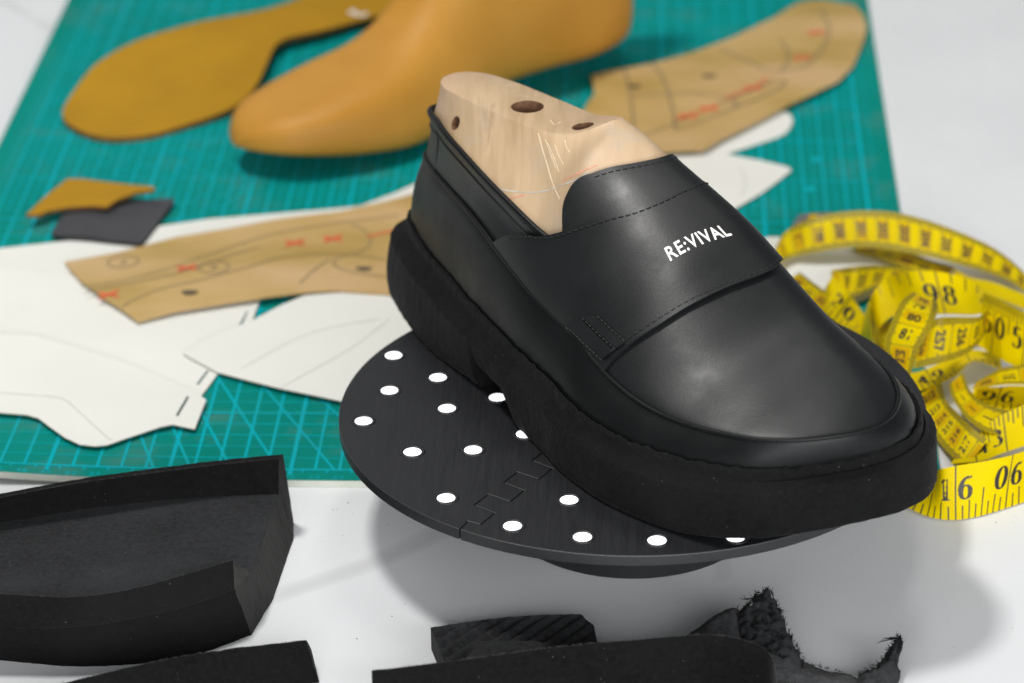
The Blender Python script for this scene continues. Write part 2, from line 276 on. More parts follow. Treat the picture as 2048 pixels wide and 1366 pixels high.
DATA = json.loads('''{"bands":{"T1":[[38.73,19.36,1.2,38.77,21.32,0.85],[39.62,21.0,0.8,39.39,22.95,1.18],[40.62,21.02,1.0,40.48,22.81,1.89],[42.28,21.16,1.2,42.14,22.86,2.25],[44.06,20.96,1.2,44.04,22.56,2.4],[45.5,20.54,1.1,45.63,22.21,2.19],[46.94,19.96,1.0,47.23,21.78,1.76],[48.36,19.49,0.8,48.83,21.4,1.13],[49.43,18.91,0.6,49.84,20.86,0.55],[50.21,17.54,0.5,50.45,19.52,0.37]],"T5":[[42.89,11.33,0.8,42.64,12.49,2.41],[43.32,13.62,0.9,43.09,15.41,1.76],[43.93,14.02,1.2,43.58,15.75,2.14],[45.18,13.52,1.5,44.58,14.69,3.01],[46.4,13.28,1.6,46.07,14.71,2.96],[47.22,13.24,1.6,47.34,15.1,2.32],[47.84,13.56,1.5,48.06,15.55,1.48],[47.88,12.95,1.5,48.17,14.93,1.38]],"T7":[[47.81,12.45,1.5,47.74,11.24,3.09],[47.4,11.27,1.3,47.34,10.27,3.03],[46.81,10.35,1.2,46.98,9.86,3.13],[46.05,9.61,1.2,46.2,9.73,3.19],[45.1,9.07,1.2,45.42,9.93,3.04],[44.4,8.77,1.2,44.78,8.74,3.16]],"T6":[[45.47,11.08,3.2,44.3,9.88,4.29],[45.3,9.26,3.6,43.66,8.48,4.43],[44.95,8.06,3.4,43.28,7.31,4.2],[44.45,7.46,2.8,42.94,6.42,3.58],[44.2,7.22,2.0,43.1,5.88,2.99],[43.94,7.05,1.4,43.54,5.35,2.38]],"T8":[[47.35,11.9,0.8,47.58,12.84,2.86],[48.05,10.83,0.8,48.22,11.86,2.99],[48.61,10.07,0.8,48.8,11.09,2.98],[49.38,9.27,0.8,49.57,10.28,2.95]],"T9":[[47.24,18.34,0.6,46.94,20.32,0.6],[48.08,17.67,0.6,47.69,19.62,0.43],[48.81,16.99,0.6,48.65,18.99,0.48],[50.03,15.77,0.6,50.01,17.76,0.44]],"T10":[[43.74,7.46,0.6,43.65,9.45,0.73],[44.84,8.03,0.6,44.55,10.0,0.39],[46.18,9.08,0.7,45.91,11.05,0.43],[47.13,10.33,0.8,47.1,12.28,0.36],[48.3,10.09,0.5,48.38,12.07,0.28]],"T11":[[44.24,7.29,0.5,45.53,8.81,0.64],[44.68,5.66,0.4,45.69,7.39,0.39],[45.05,3.79,0.4,46.0,5.5,0.78],[45.65,1.87,0.5,46.46,3.61,1.07],[45.99,1.23,0.5,47.02,2.9,0.89]],"T12":[[45.75,6.94,1.4,46.46,8.78,1.02],[45.77,5.84,1.4,46.67,7.53,0.82],[46.24,4.33,1.2,47.13,6.11,0.94],[46.87,3.57,1.0,47.94,5.25,1.06],[47.58,3.43,0.8,48.56,5.17,0.92]],"T13":[[46.62,6.65,0.8,47.0,8.59,0.48],[47.36,6.56,0.5,47.84,8.5,0.46],[48.11,6.64,0.3,48.49,8.59,0.49],[49.29,6.98,0.3,49.38,8.98,0.3]],"T14":[[46.66,6.89,1.2,47.07,8.75,0.59],[47.43,6.94,1.3,47.6,8.88,0.86],[48.08,6.94,1.4,48.1,8.92,1.13],[49.23,6.95,1.4,49.21,8.95,1.36]],"T15":[[45.35,0.96,0.8,45.76,2.84,0.26],[46.77,1.66,0.6,46.69,3.65,0.7],[47.51,2.42,0.5,47.44,4.32,1.12],[48.79,3.13,0.6,48.8,4.85,1.6]],"T16":[[43.39,-1.58,0.25,44.3,0.18,0.48],[44.16,-2.08,0.1,44.59,-0.43,1.16],[44.84,-2.3,0.05,44.83,-1.34,1.83],[45.35,-2.33,0.05,45.34,-1.31,1.94],[46.26,-2.03,0.05,46.47,-1.01,1.99],[46.99,-1.61,0.05,47.36,-0.61,1.99],[48.46,-0.63,0.05,48.45,0.32,1.84]],"T18":[[41.31,17.99,1.2,41.41,19.91,0.63],[41.77,17.42,0.8,41.75,19.41,0.92],[42.07,16.58,0.8,42.36,18.43,1.5],[42.97,17.22,0.9,43.36,19.16,1.22],[43.81,17.82,1.0,44.27,19.76,0.87],[44.75,18.09,1.0,45.2,20.01,0.66]],"T19":[[40.92,15.97,1.6,41.35,17.9,1.29],[40.95,14.54,1.0,41.81,16.3,1.4],[41.51,14.0,0.7,42.3,15.83,0.89],[42.21,12.71,0.8,42.97,14.52,0.46]],"T20":[[42.3,12.11,0.9,42.7,10.26,1.57],[42.33,12.08,1.4,42.59,10.4,2.46],[42.47,12.34,2.0,42.56,10.74,3.2],[42.64,12.82,2.4,42.62,11.03,3.3]],"T21":[[43.21,10.97,0.5,44.08,12.76,0.35],[43.01,12.44,0.5,44.05,14.14,0.41],[42.95,13.61,0.9,43.8,15.33,0.32]],"T17":[[39.25,18.12,0.95,39.95,19.93,0.49],[39.84,16.7,0.75,40.81,18.42,0.44],[40.47,15.73,0.65,41.33,17.53,0.5],[41.1,14.71,0.6,41.85,16.56,0.46]],"T2":[[42.33,21.87,0.7,43.35,23.57,0.49],[43.89,20.89,0.7,44.7,22.7,0.43],[45.19,19.76,0.6,46.01,21.58,0.4],[46.29,19.18,0.5,47.12,20.99,0.29]]},"polys":{"P1":[[0.67,21.88,0.36],[2.47,22.41,0.36],[5.87,23.37,0.36],[9.22,24.85,0.36],[11.96,25.94,0.36],[17.15,27.01,0.36],[19.04,27.51,0.36],[20.61,29.16,0.36],[21.73,30.58,0.36],[23.12,31.96,0.36],[23.91,19.16,0.36],[20.78,18.04,0.36],[17.37,17.73,0.36],[15.81,17.33,0.36],[14.29,16.68,0.36],[11.82,14.76,0.36],[10.76,14.23,0.36],[4.39,12.11,0.36],[2.71,11.59,0.36]],"P2":[[1.06,19.93,0.36],[2.87,20.23,0.36],[9.0,18.41,0.36],[13.89,16.25,0.36],[15.43,16.85,0.36],[15.31,14.41,0.36],[14.82,12.28,0.36],[14.49,9.62,0.36],[13.95,7.1,0.36],[10.12,8.78,0.36],[6.38,9.68,0.36],[3.05,9.87,0.36]],"P3":[[2.46,12.84,0.36],[4.3,12.61,0.36],[5.88,12.54,0.36],[9.89,10.27,0.36],[13.67,7.42,0.36],[14.29,6.59,0.36],[14.15,3.94,0.36],[13.15,4.33,0.36],[12.66,4.09,0.36],[11.34,3.04,0.36],[10.7,2.46,0.36],[10.2,2.32,0.36],[9.55,2.44,0.36],[8.82,3.04,0.36],[8.02,4.01,0.36],[7.42,4.77,0.36],[6.88,5.08,0.36],[5.67,5.29,0.36],[3.94,5.4,0.36]],"P4":[[15.31,14.41,0.36],[16.42,15.97,0.36],[17.43,17.14,0.36],[19.22,17.54,0.36],[20.84,17.19,0.36],[22.47,16.74,0.36],[23.76,10.94,0.36],[22.66,5.26,0.36],[20.22,6.5,0.36],[17.31,7.71,0.36],[14.43,9.24,0.36],[12.67,11.0,0.36],[13.65,12.76,0.36]],"Q1":[[33.74,32.4,0.36],[35.48,34.51,0.36],[37.53,37.14,0.36],[39.1,39.36,0.36],[39.52,39.84,0.36],[39.88,39.78,0.36],[40.15,39.3,0.36],[40.25,38.57,0.36],[40.09,37.63,0.36],[39.79,36.83,0.36],[39.27,36.24,0.36],[36.72,34.01,0.36],[35.22,32.41,0.36]],"Q2":[[29.28,32.66,0.36],[33.74,33.85,0.36],[36.48,34.14,0.36],[38.44,33.27,0.36],[39.8,32.4,0.36],[39.96,31.97,0.36],[38.34,29.07,0.36],[36.37,26.25,0.36],[34.94,24.32,0.36],[31.86,25.43,0.36]],"Q3":[[37.25,22.37,0.36],[38.0,23.68,0.36],[38.6,24.14,0.36],[40.1,24.16,0.36],[42.39,23.0,0.36],[44.63,21.53,0.36],[44.95,19.46,0.36],[42.09,16.77,0.36],[40.22,14.68,0.36],[37.61,17.23,0.36]],"P1s1":[[3.75,14.95,0.36],[6.18,15.98,0.36],[6.43,16.14,0.36],[6.46,15.93,0.36],[3.81,14.64,0.36]],"P2s":[[13.63,8.36,0.36],[13.93,9.71,0.36],[14.01,9.61,0.36],[13.73,8.27,0.36]],"P2t":[[14.78,14.14,0.36],[14.96,15.64,0.36],[15.03,15.59,0.36],[14.88,14.04,0.36]],"P3s":[[13.19,5.14,0.36],[13.43,6.95,0.36],[13.53,6.86,0.36],[13.3,5.06,0.36]],"K1":[[5.87,20.47,0.5],[8.17,21.47,0.5],[10.7,23.09,0.5],[12.82,23.92,0.5],[15.47,25.2,0.5],[18.18,26.17,0.5],[20.0,27.32,0.5],[21.17,28.18,0.5],[22.55,29.41,0.5],[23.57,17.26,0.5],[21.36,17.07,0.5],[20.17,17.21,0.5],[18.99,17.4,0.5],[17.88,17.23,0.5],[16.91,16.9,0.5],[14.34,15.96,0.5],[11.82,14.99,0.5],[10.26,14.04,0.5],[9.25,15.37,0.5],[8.31,16.4,0.5],[7.69,17.29,0.5],[7.08,18.09,0.5],[6.44,19.27,0.5]],"K2":[[29.61,39.67,0.5],[30.04,41.12,0.5],[30.03,41.82,0.5],[29.98,42.61,0.5],[29.82,43.93,0.5],[30.62,44.58,0.5],[32.99,45.68,0.5],[35.09,47.23,0.5],[37.57,49.74,0.5],[39.7,52.56,0.5],[40.84,54.8,0.5],[41.36,55.49,0.5],[41.87,55.77,0.5],[42.59,55.82,0.5],[43.14,55.54,0.5],[44.19,54.95,0.5],[44.6,53.3,0.5],[44.67,51.63,0.5],[44.59,50.6,0.5],[44.4,49.54,0.5],[43.65,45.77,0.5],[42.75,43.37,0.5],[41.32,41.43,0.5],[39.95,39.77,0.5],[38.11,37.34,0.5],[36.56,35.29,0.5],[35.62,33.74,0.5],[33.84,33.52,0.5],[31.27,32.36,0.5],[29.21,35.54,0.5]],"S2":[[4.89,25.72,0.55],[4.72,23.68,0.55],[4.91,23.33,0.55],[6.44,23.13,0.55],[9.16,22.59,0.55],[10.04,27.27,0.55],[9.96,27.75,0.55],[8.17,27.66,0.55],[5.9,27.64,0.55]],"S1":[[3.32,24.8,1.0],[3.82,27.19,1.0],[4.52,29.51,1.0],[5.29,29.52,1.0],[7.1,28.81,1.0],[9.02,27.97,1.0],[9.08,27.55,1.0],[8.23,27.48,1.0],[7.4,26.69,1.0],[7.02,25.88,1.0],[6.32,26.08,1.0],[5.17,25.95,1.0],[4.3,25.5,1.0],[3.93,24.93,1.0]],"INS":[[2.7,38.61,0.55],[2.68,39.98,0.55],[3.0,42.29,0.55],[3.46,44.37,0.55],[4.26,46.12,0.55],[5.37,47.76,0.55],[6.81,49.13,0.55],[8.28,50.44,0.55],[11.59,52.79,0.55],[13.8,55.59,0.55],[14.76,57.39,0.55],[18.42,61.42,0.55],[21.36,60.59,0.55],[20.54,55.63,0.55],[19.07,52.84,0.55],[17.37,51.66,0.55],[16.48,50.88,0.55],[14.96,49.49,0.55],[13.95,48.73,0.55],[13.33,48.2,0.55],[12.89,47.23,0.55],[12.71,45.24,0.55],[12.62,43.65,0.55],[12.27,40.97,0.55],[11.56,39.24,0.55],[10.42,38.01,0.55],[9.26,37.06,0.55],[7.65,35.78,0.55],[6.44,35.37,0.55],[5.68,35.3,0.55],[4.88,35.56,0.55],[3.86,36.34,0.55],[3.09,37.4,0.55]],"INSw":[[15.54,55.16,0.8],[16.11,54.44,0.8],[17.45,55.09,0.8],[18.06,54.54,0.8]]},"marks":{"k1a":[[7.19,17.39],[8.93,18.06],[10.71,19.17],[12.14,20.61],[13.59,22.08],[14.81,23.18],[16.14,23.99],[17.85,24.77],[19.49,25.37],[21.1,25.92]],"k1b":[[7.45,16.92],[8.91,17.58],[10.64,18.35],[12.28,19.51],[13.71,21.13],[14.82,22.04]],"k1c":[[9.33,15.42],[10.21,16.53],[10.99,17.18],[12.31,17.89],[13.47,18.72],[14.63,19.66],[15.89,20.83],[17.52,21.41],[19.1,21.49],[20.94,21.01]],"k1d":[[18.85,24.84],[19.44,24.38],[19.87,23.47],[19.9,22.56],[19.42,21.83],[18.88,21.37]],"k1e":[[18.88,21.37],[18.5,20.87],[18.46,20.31],[19.04,19.61],[19.99,19.24],[21.41,18.83]],"k1f":[[17.12,17.96],[17.65,19.59],[18.21,20.97]],"k2a":[[31.57,44.66],[31.84,42.32],[32.06,38.88],[32.16,36.88]],"k2b":[[32.99,45.68],[33.45,44.1],[33.85,41.64],[34.13,38.9],[34.28,36.57]],"k2c":[[32.72,35.9],[33.98,37.03],[35.51,38.78],[37.33,40.64],[38.92,42.52],[39.73,43.45],[40.0,42.96],[39.74,42.18],[38.88,41.0],[37.05,39.07],[35.5,37.58],[34.28,36.37]],"k2d":[[36.65,47.91],[38.21,45.94],[39.24,44.65],[40.84,45.24],[41.99,47.8],[42.54,50.05],[42.57,51.96],[42.24,53.91]],"k2e":[[32.04,40.93],[33.72,40.95],[35.53,41.1],[37.07,40.43],[37.45,39.88],[37.11,39.47]],"k2f":[[39.9,49.28],[40.26,47.79],[40.24,46.32],[39.76,44.51]],"x1":[[11.76,19.4]],"x2":[[16.41,22.63]],"x3":[[18.14,23.22]],"x4":[[8.55,16.61]],"y1":[[34.9,38.24]],"y2":[[35.98,39.19]],"y3":[[38.26,41.96]],"y4":[[41.02,46.84]],"y5":[[41.91,50.43]],"c1":[[8.66,20.29]],"c2":[[12.98,19.52]],"o1":[[12.24,16.72]],"o2":[[19.89,19.84]],"o3":[[32.1,42.11]],"o4":[[36.02,43.63]],"r1":[[19.75,23.53],[20.53,24.05],[21.22,24.41]],"r2":[[36.86,40.49],[37.47,41.19],[38.26,41.96],[39.08,43.44]],"r3":[[34.29,37.83],[34.9,38.24],[35.98,39.19],[36.34,39.47]]},"diag":[[17.97,0.95,12.47,13.83],[20.26,0.95,13.97,13.46],[16.03,0.95,11.09,14.05],[12.82,0.95,8.36,14.22],[14.34,0.95,9.84,14.21],[22.87,0.95,15.65,12.94]],"cup":{"fb":[[4.97,-13.28,0.0],[9.17,-13.57,0.0],[12.0,-13.93,0.0],[14.73,-13.63,0.0],[16.43,-13.0,-0.0],[17.96,-11.86,0.0],[18.32,-11.57,0.0]],"fr":[[5.4,-14.34,1.95],[9.49,-14.43,1.95],[12.21,-14.34,1.95],[14.84,-13.55,2.0],[16.44,-12.66,2.0],[17.8,-11.7,2.05]],"fs":[[5.27,-13.63,2.25],[9.39,-13.76,2.25],[12.14,-13.77,2.25],[14.47,-13.08,2.25],[16.19,-12.03,2.25],[17.69,-10.94,2.25]],"ft":[[5.16,-12.92,2.6],[9.3,-13.13,2.6],[12.08,-13.29,2.6],[14.07,-12.7,2.6],[15.98,-11.57,2.6],[17.62,-10.46,2.6]],"fi":[[5.03,-12.65,1.9],[9.19,-12.85,1.9],[11.98,-13.01,1.9],[13.99,-12.5,1.9],[15.95,-11.6,1.95],[18.24,-10.38,2.0]],"bi":[[4.03,-8.09,1.85],[7.99,-6.45,1.85],[11.41,-5.23,1.85],[14.98,-4.48,1.9],[17.49,-4.15,1.9],[18.61,-4.05,1.9]],"bt":[[4.25,-8.55,3.1],[8.19,-6.92,3.2],[10.91,-5.93,3.3],[13.69,-5.03,3.3],[16.49,-4.22,3.3],[18.66,-3.74,3.3]]},"cupb":[[19.25,-4.64,1.2],[19.09,-4.0,0.0]]}''')

# ---- parametric surface of the loafer
def spl(P, n=None, closed=False, t=None):
    """Catmull-Rom (centripetal-ish by chord) through P, sampled uniformly by arc length (n) """
    P=np.array(P,float)
    if closed: Q=np.vstack([P[-1],P,P[0],P[1]])
    else: Q=np.vstack([2*P[0]-P[1],P,2*P[-1]-P[-2]])
    out=[]
    K=24
    m=len(Q)-3
    for i in range(m):
        p0,p1,p2,p3=Q[i:i+4]
        d=[max(np.linalg.norm(b-a),1e-6)**.5 for a,b in ((p0,p1),(p1,p2),(p2,p3))]
        m1=(p1-p0)/d[0]-(p2-p0)/(d[0]+d[1])+(p2-p1)/d[1]
        m2=(p2-p1)/d[1]-(p3-p1)/(d[1]+d[2])+(p3-p2)/d[2]
        m1*=d[1];m2*=d[1]
        for k in range(K):
            x=k/K
            out.append((2*x**3-3*x**2+1)*p1+(x**3-2*x**2+x)*m1+(-2*x**3+3*x**2)*p2+(x**3-x**2)*m2)
    out.append(Q[-2]); out=np.array(out)
    if n is None: return out
    L=np.r_[0,np.cumsum(np.linalg.norm(np.diff(out,axis=0),axis=1))]
    q=np.linspace(0,L[-1],n+1)[:-1] if closed else np.linspace(0,L[-1],n)
    return np.stack([np.interp(q,L,out[:,j]) for j in range(P.shape[1])],1)
def sm(x,a,b):
    x=np.clip((np.asarray(x,float)-a)/(b-a),0,1); return x*x*(3-2*x)
# ---- shoe curves in the shoe frame (s heel->toe, t lateral, z up), cm
W_NEAR=[(-.3,0,3.35),(.35,-1.0,3.35),(1.7,-1.75,3.35),(3.4,-2.5,3.3),(4.8,-3.0,3.28),(6.4,-3.55,3.25),(8,-4.1,3.2),(10,-4.7,3.15),(11.75,-5.2,3.05),(13.7,-5.65,2.95),(15.4,-6.1,2.9),(16.8,-6.55,2.85),(18.05,-6.8,2.8),(19.4,-6.95,2.8),(20.6,-6.92,2.8),(22.2,-6.72,2.88),(23.9,-6.3,2.98),(25.5,-5.5,3.1),(26.4,-4.5,3.15),(27.1,-3.3,3.2),(27.65,-1.95,3.22),(27.9,-.7,3.25),(27.75,.45,3.25)]
W_FAR=[(27.2,1.45,3.25),(26.3,2.35,3.25),(25,3.1,3.2),(23,3.75,3.1),(20.5,4.2,3.0),(17.5,4.4,3.0),(14,4.2,3.05),(11,3.9,3.1),(8,3.6,3.2),(5.5,3.3,3.25),(3.2,2.7,3.3),(1.4,1.85,3.35),(.25,.95,3.35)]
A_NEAR=[(.75,0,6.25),(1.1,-.7,6.3),(2.6,-1.6,6.4),(4.6,-2.4,6.45),(7.0,-3.25,6.4),(9.95,-4.1,5.8),(12.1,-4.6,5.27),(13.86,-4.9,4.87),(15.5,-5.2,4.65),(17.4,-5.58,4.15),(18.4,-5.8,4.0),(19.9,-6.0,3.85),(21.3,-6.0,3.78),(22.9,-5.85,3.85),(24.3,-5.5,3.95),(25.3,-5.15,4.05),(26.45,-4.3,4.15),(27.15,-3.35,4.2),(27.6,-2.3,4.2),(27.72,-1.2,4.2)]
A_FAR=[(27.45,-.15,4.2),(26.75,.85,4.3),(25.8,1.55,4.4),(24.85,1.95,4.5),(23.7,2.2,4.65),(22.4,2.4,4.85),(20.5,2.75,5.0),(18,3.1,5.1),(15,3.3,5.3),(12,3.3,5.6),(9,3.1,6.0),(6.5,2.8,6.35),(4.2,2.3,6.45),(2.4,1.6,6.4),(1.15,.7,6.3)]
T_CTL=[(13.2,-3.55,6.9),(11.9,-3.72,7.28),(10,-3.55,7.75),(8.2,-3.28,8.15),(6.3,-2.9,8.55),(4.6,-2.4,8.75),(3.2,-1.75,8.75),(1.9,-1.0,8.5),(1.15,-.35,8.3),(1.0,.1,8.25),(1.2,.6,8.35),(2.0,1.3,8.55),(3.4,2.0,8.75),(5.2,2.5,8.7),(7.5,2.9,8.3),(10,3.1,7.8),(12.5,3.15,7.2)]
R_CTL=[(8,.2,11.6),(10,.2,11.3),(12,.3,10.7),(13,.35,10.3),(14,.35,9.85),(16,.35,9.12),(18,.35,8.22),(19.2,.3,7.55),(20.3,.25,6.95),(22,.1,6.08),(23.5,-.1,5.65),(25,-.35,5.25),(26,-.6,4.95),(27,-.95,4.55),(27.72,-1.2,4.2)]
_an=spl(A_NEAR); _af=spl([A_NEAR[-1]]+A_FAR+[A_NEAR[0]]); _r=spl(R_CTL)
_wn=_an; _af=_af[::-1]
def _at(C,s):
    i=np.argsort(C[:,0],kind='stable'); C=C[i]
    return np.interp(s,C[:,0],C[:,1]),np.interp(s,C[:,0],C[:,2])
def nexp(s): return np.interp(s,[8,12,16,19.5,22,25,28],[2.3,2.3,2.35,2.5,2.3,2.1,2.0])
# only the monotone part of A towards the toe tip (27.72)
_anm=_an[:np.argmax(_an[:,0])+1]; _afm=_af[:np.argmax(_af[:,0])+1]
S_MAX=min(_anm[-1,0],_afm[-1,0])
def Hz(s,t):
    """height of the vamp/instep surface above (s,t)"""
    s=np.asarray(s,float);t=np.asarray(t,float)
    ta,za=_at(_anm,s); tb,zb=_at(_afm,s); tr,zr=_at(_r,s)
    tr=np.clip(tr,ta+.02,tb-.02)
    f=np.clip((t-ta)/np.maximum(tb-ta,1e-6),0,1); base=za+(zb-za)*f
    fr=(tr-ta)/np.maximum(tb-ta,1e-6); br=za+(zb-za)*fr
    x=np.where(t<tr,(tr-t)/(tr-ta),(t-tr)/(tb-tr)); x=np.clip(x,0,1)
    n=nexp(s)
    return base+np.maximum(zr-br,0)*(1-x**n)
def lim(s):
    ta,_=_at(_anm,s); tb,_=_at(_afm,s); return ta,tb
def Hn(s,t,e=.05):
    dzs=(Hz(s+e,t)-Hz(s-e,t))/(2*e); dzt=(Hz(s,t+e)-Hz(s,t-e))/(2*e)
    n=np.stack([-dzs,-dzt,np.ones_like(dzs)],-1); return n/np.linalg.norm(n,axis=-1,keepdims=True)

# ------------------------------------------------------------------ table and cutting mat
def build_table():
    V = [(-220, -120, 0), (260, -120, 0), (260, 260, 0), (-220, 260, 0)]; b = [(x, y, -3) for x, y, _ in V]
    o = mesh("table_top", V+b, [(0, 1, 2, 3), (7, 6, 5, 4)]+[(i, i+4, (i+1) % 4+4, (i+1) % 4) for i in range(4)], MT['table'], smooth=False)
    tag(o, "white laminate worktop under everything", None, None, 'structure')
build_table()
def lift(x, y):
    """the mat's near edge curls up a little towards its left corner"""
    return .34*min(2.2, max(0, (14.5-x)/8.5))**2*max(0, (6.5-y)/6.5)**2
MATZ = .3
def build_mat():
    t = thing("cutting_mat", "large teal self-healing cutting mat with a cyan grid and pale edge", "cutting mat", (22.5, 30, 0))
    nx, ny = 46, 70
    xs, ys = np.linspace(0, 45, nx), np.r_[np.linspace(0, 8, 25), np.linspace(8.5, 66, ny-25)]
    top = [(x, y, MATZ+lift(x, y)) for y in ys for x in xs]; V = list(top); F = grid_faces(ny, nx)
    mesh("green_sheet", V, F, MT['mat'], t)
    per = [(i, 0) for i in range(nx)]+[(nx-1, j) for j in range(1, ny)]+[(i, ny-1) for i in range(nx-2, -1, -1)]+[(0, j) for j in range(ny-2, 0, -1)]
    A = [(xs[i], ys[j], MATZ-.001+lift(xs[i], ys[j])) for i, j in per]; B = [(x+.02*np.sign(x-22), y-.02, z-MATZ+.012) for x, y, z in A]
    n = len(per); bm = MB(); bm.add(A+B, [(i, (i+1) % n, n+(i+1) % n, n+i) for i in range(n)])
    bm.add(B, [tuple(range(n))[::-1]])
    o = bm.build("pale_core", MT['matcore'], t, smooth=False); fix_normals(o)
    # printed grid
    g = MB()
    def strip(x0, y0, x1, y1, w, m=0, dz=.010, seg=None):
        L = math.hypot(x1-x0, y1-y0); k = seg or max(1, int(L/1.5)); nx_, ny_ = -(y1-y0)/L*w/2, (x1-x0)/L*w/2
        P = []
        for i in range(k+1):
            f = i/k; x, y = x0+(x1-x0)*f, y0+(y1-y0)*f
            for q in (1, -1):
                a, b = x+nx_*q, y+ny_*q; P.append((a, b, MATZ+dz+lift(a, b)))
        g.add(P, [(2*i, 2*i+1, 2*i+3, 2*i+2) for i in range(k)], m)
    for i in range(43):
        x = 43.5-i; strip(x, .9 if i % 5 else .45, x, 62, .115 if i % 5 else .17, 0, .010 if i % 5 else .013)
        if i < 42:
            strip(x-.5, .62, x-.5, .9, .07, 0, .011); 
    for j in range(62):
        y = .9+j; strip(1.5, y, 43.5, y, .085 if j % 5 else .14, 1 if j % 5 else 0, .012 if j % 5 else .016)
    for i in range(84):
        if i % 2: strip(1.5+i*.5, 27, 1.5+i*.5, 62, .07, 1, .0105)
    for j in range(70):
        if j % 2 == 0: strip(1.5, 26.9+j*.5+.5, 43.5, 26.9+j*.5+.5, .05, 1, .0145)
    for x in (1.0, 44.0):
        for j in range(124): strip(x-.12, .9+j*.5, x+.12+(.1 if j % 2 == 0 else 0), .9+j*.5, .09, 0, .011, 1)
    for k, (x0, y0, x1, y1) in enumerate(DATA['diag']): strip(x0, y0, x1, y1, .11, 0, .019+.002*k)
    # printed helper shapes further up the mat, blurred in the photograph
    for (cx, cy, r, n, a0) in ((9, 30, 4.2, 36, 0), (9, 30, 2.6, 36, 0), (14, 47, 5, 36, 0), (34, 46, 4, 36, 0), (20, 56, 3, 36, 0), (6, 44, 3.4, 6, .3)):
        for k in range(n):
            a, b = a0+2*math.pi*k/n, a0+2*math.pi*(k+1)/n
            strip(cx+r*math.cos(a), cy+r*math.sin(a), cx+r*math.cos(b), cy+r*math.sin(b), .12, 1, .022, 1)
    for a in range(15, 90, 15):
        strip(4+22*math.cos(math.radians(a)), 12+44*math.sin(math.radians(a)), 4, 12, .10, 1, .024+a*.0001)
    for (x, y) in ((40.8, 29.9), (41.2, 33.6), (40.9, 26.0)): strip(x-.25, y, x+.25, y, .55, 0, .021, 1)
    o = g.build("grid_print", [MT['print'], MT['print2']], t, smooth=False); o['kind'] = 'stuff'
    # ruler numbers along the near border, counted from the right
    d = MB()
    for i in range(43):
        for V, F in text_mesh(str(i), .42, 'CENTER'):
            d.add([(43.5-i+x*1.25, .16+y*.85, MATZ+.011+lift(43.5-i+x, .3)) for x, y in V], F)
    o = d.build("ruler_numbers", MT['print'], t, smooth=False)

_tc = {}
def text_mesh(s, size, align='LEFT', bold=0.0, track=1.0):
    """triangulated glyphs of the built-in font as [(V2d, F)]"""
    key = (s, size, align, bold, track)
    if key in _tc: return _tc[key]
    cu = bpy.data.curves.new("glyphs", 'FONT'); cu.body = s; cu.size = size; cu.align_x = align; cu.offset = bold; cu.space_character = track; cu.resolution_u = 3
    o = bpy.data.objects.new("glyphs", cu); COL.objects.link(o); bpy.context.view_layer.update()
    me = bpy.data.meshes.new_from_object(o.evaluated_get(bpy.context.evaluated_depsgraph_get()))
    V = [(v.co.x, v.co.y) for v in me.vertices]; F = [tuple(p.vertices) for p in me.polygons]
    bpy.data.objects.remove(o); bpy.data.curves.remove(cu); bpy.data.meshes.remove(me)
    _tc[key] = [(V, F)]; return _tc[key]
build_mat()

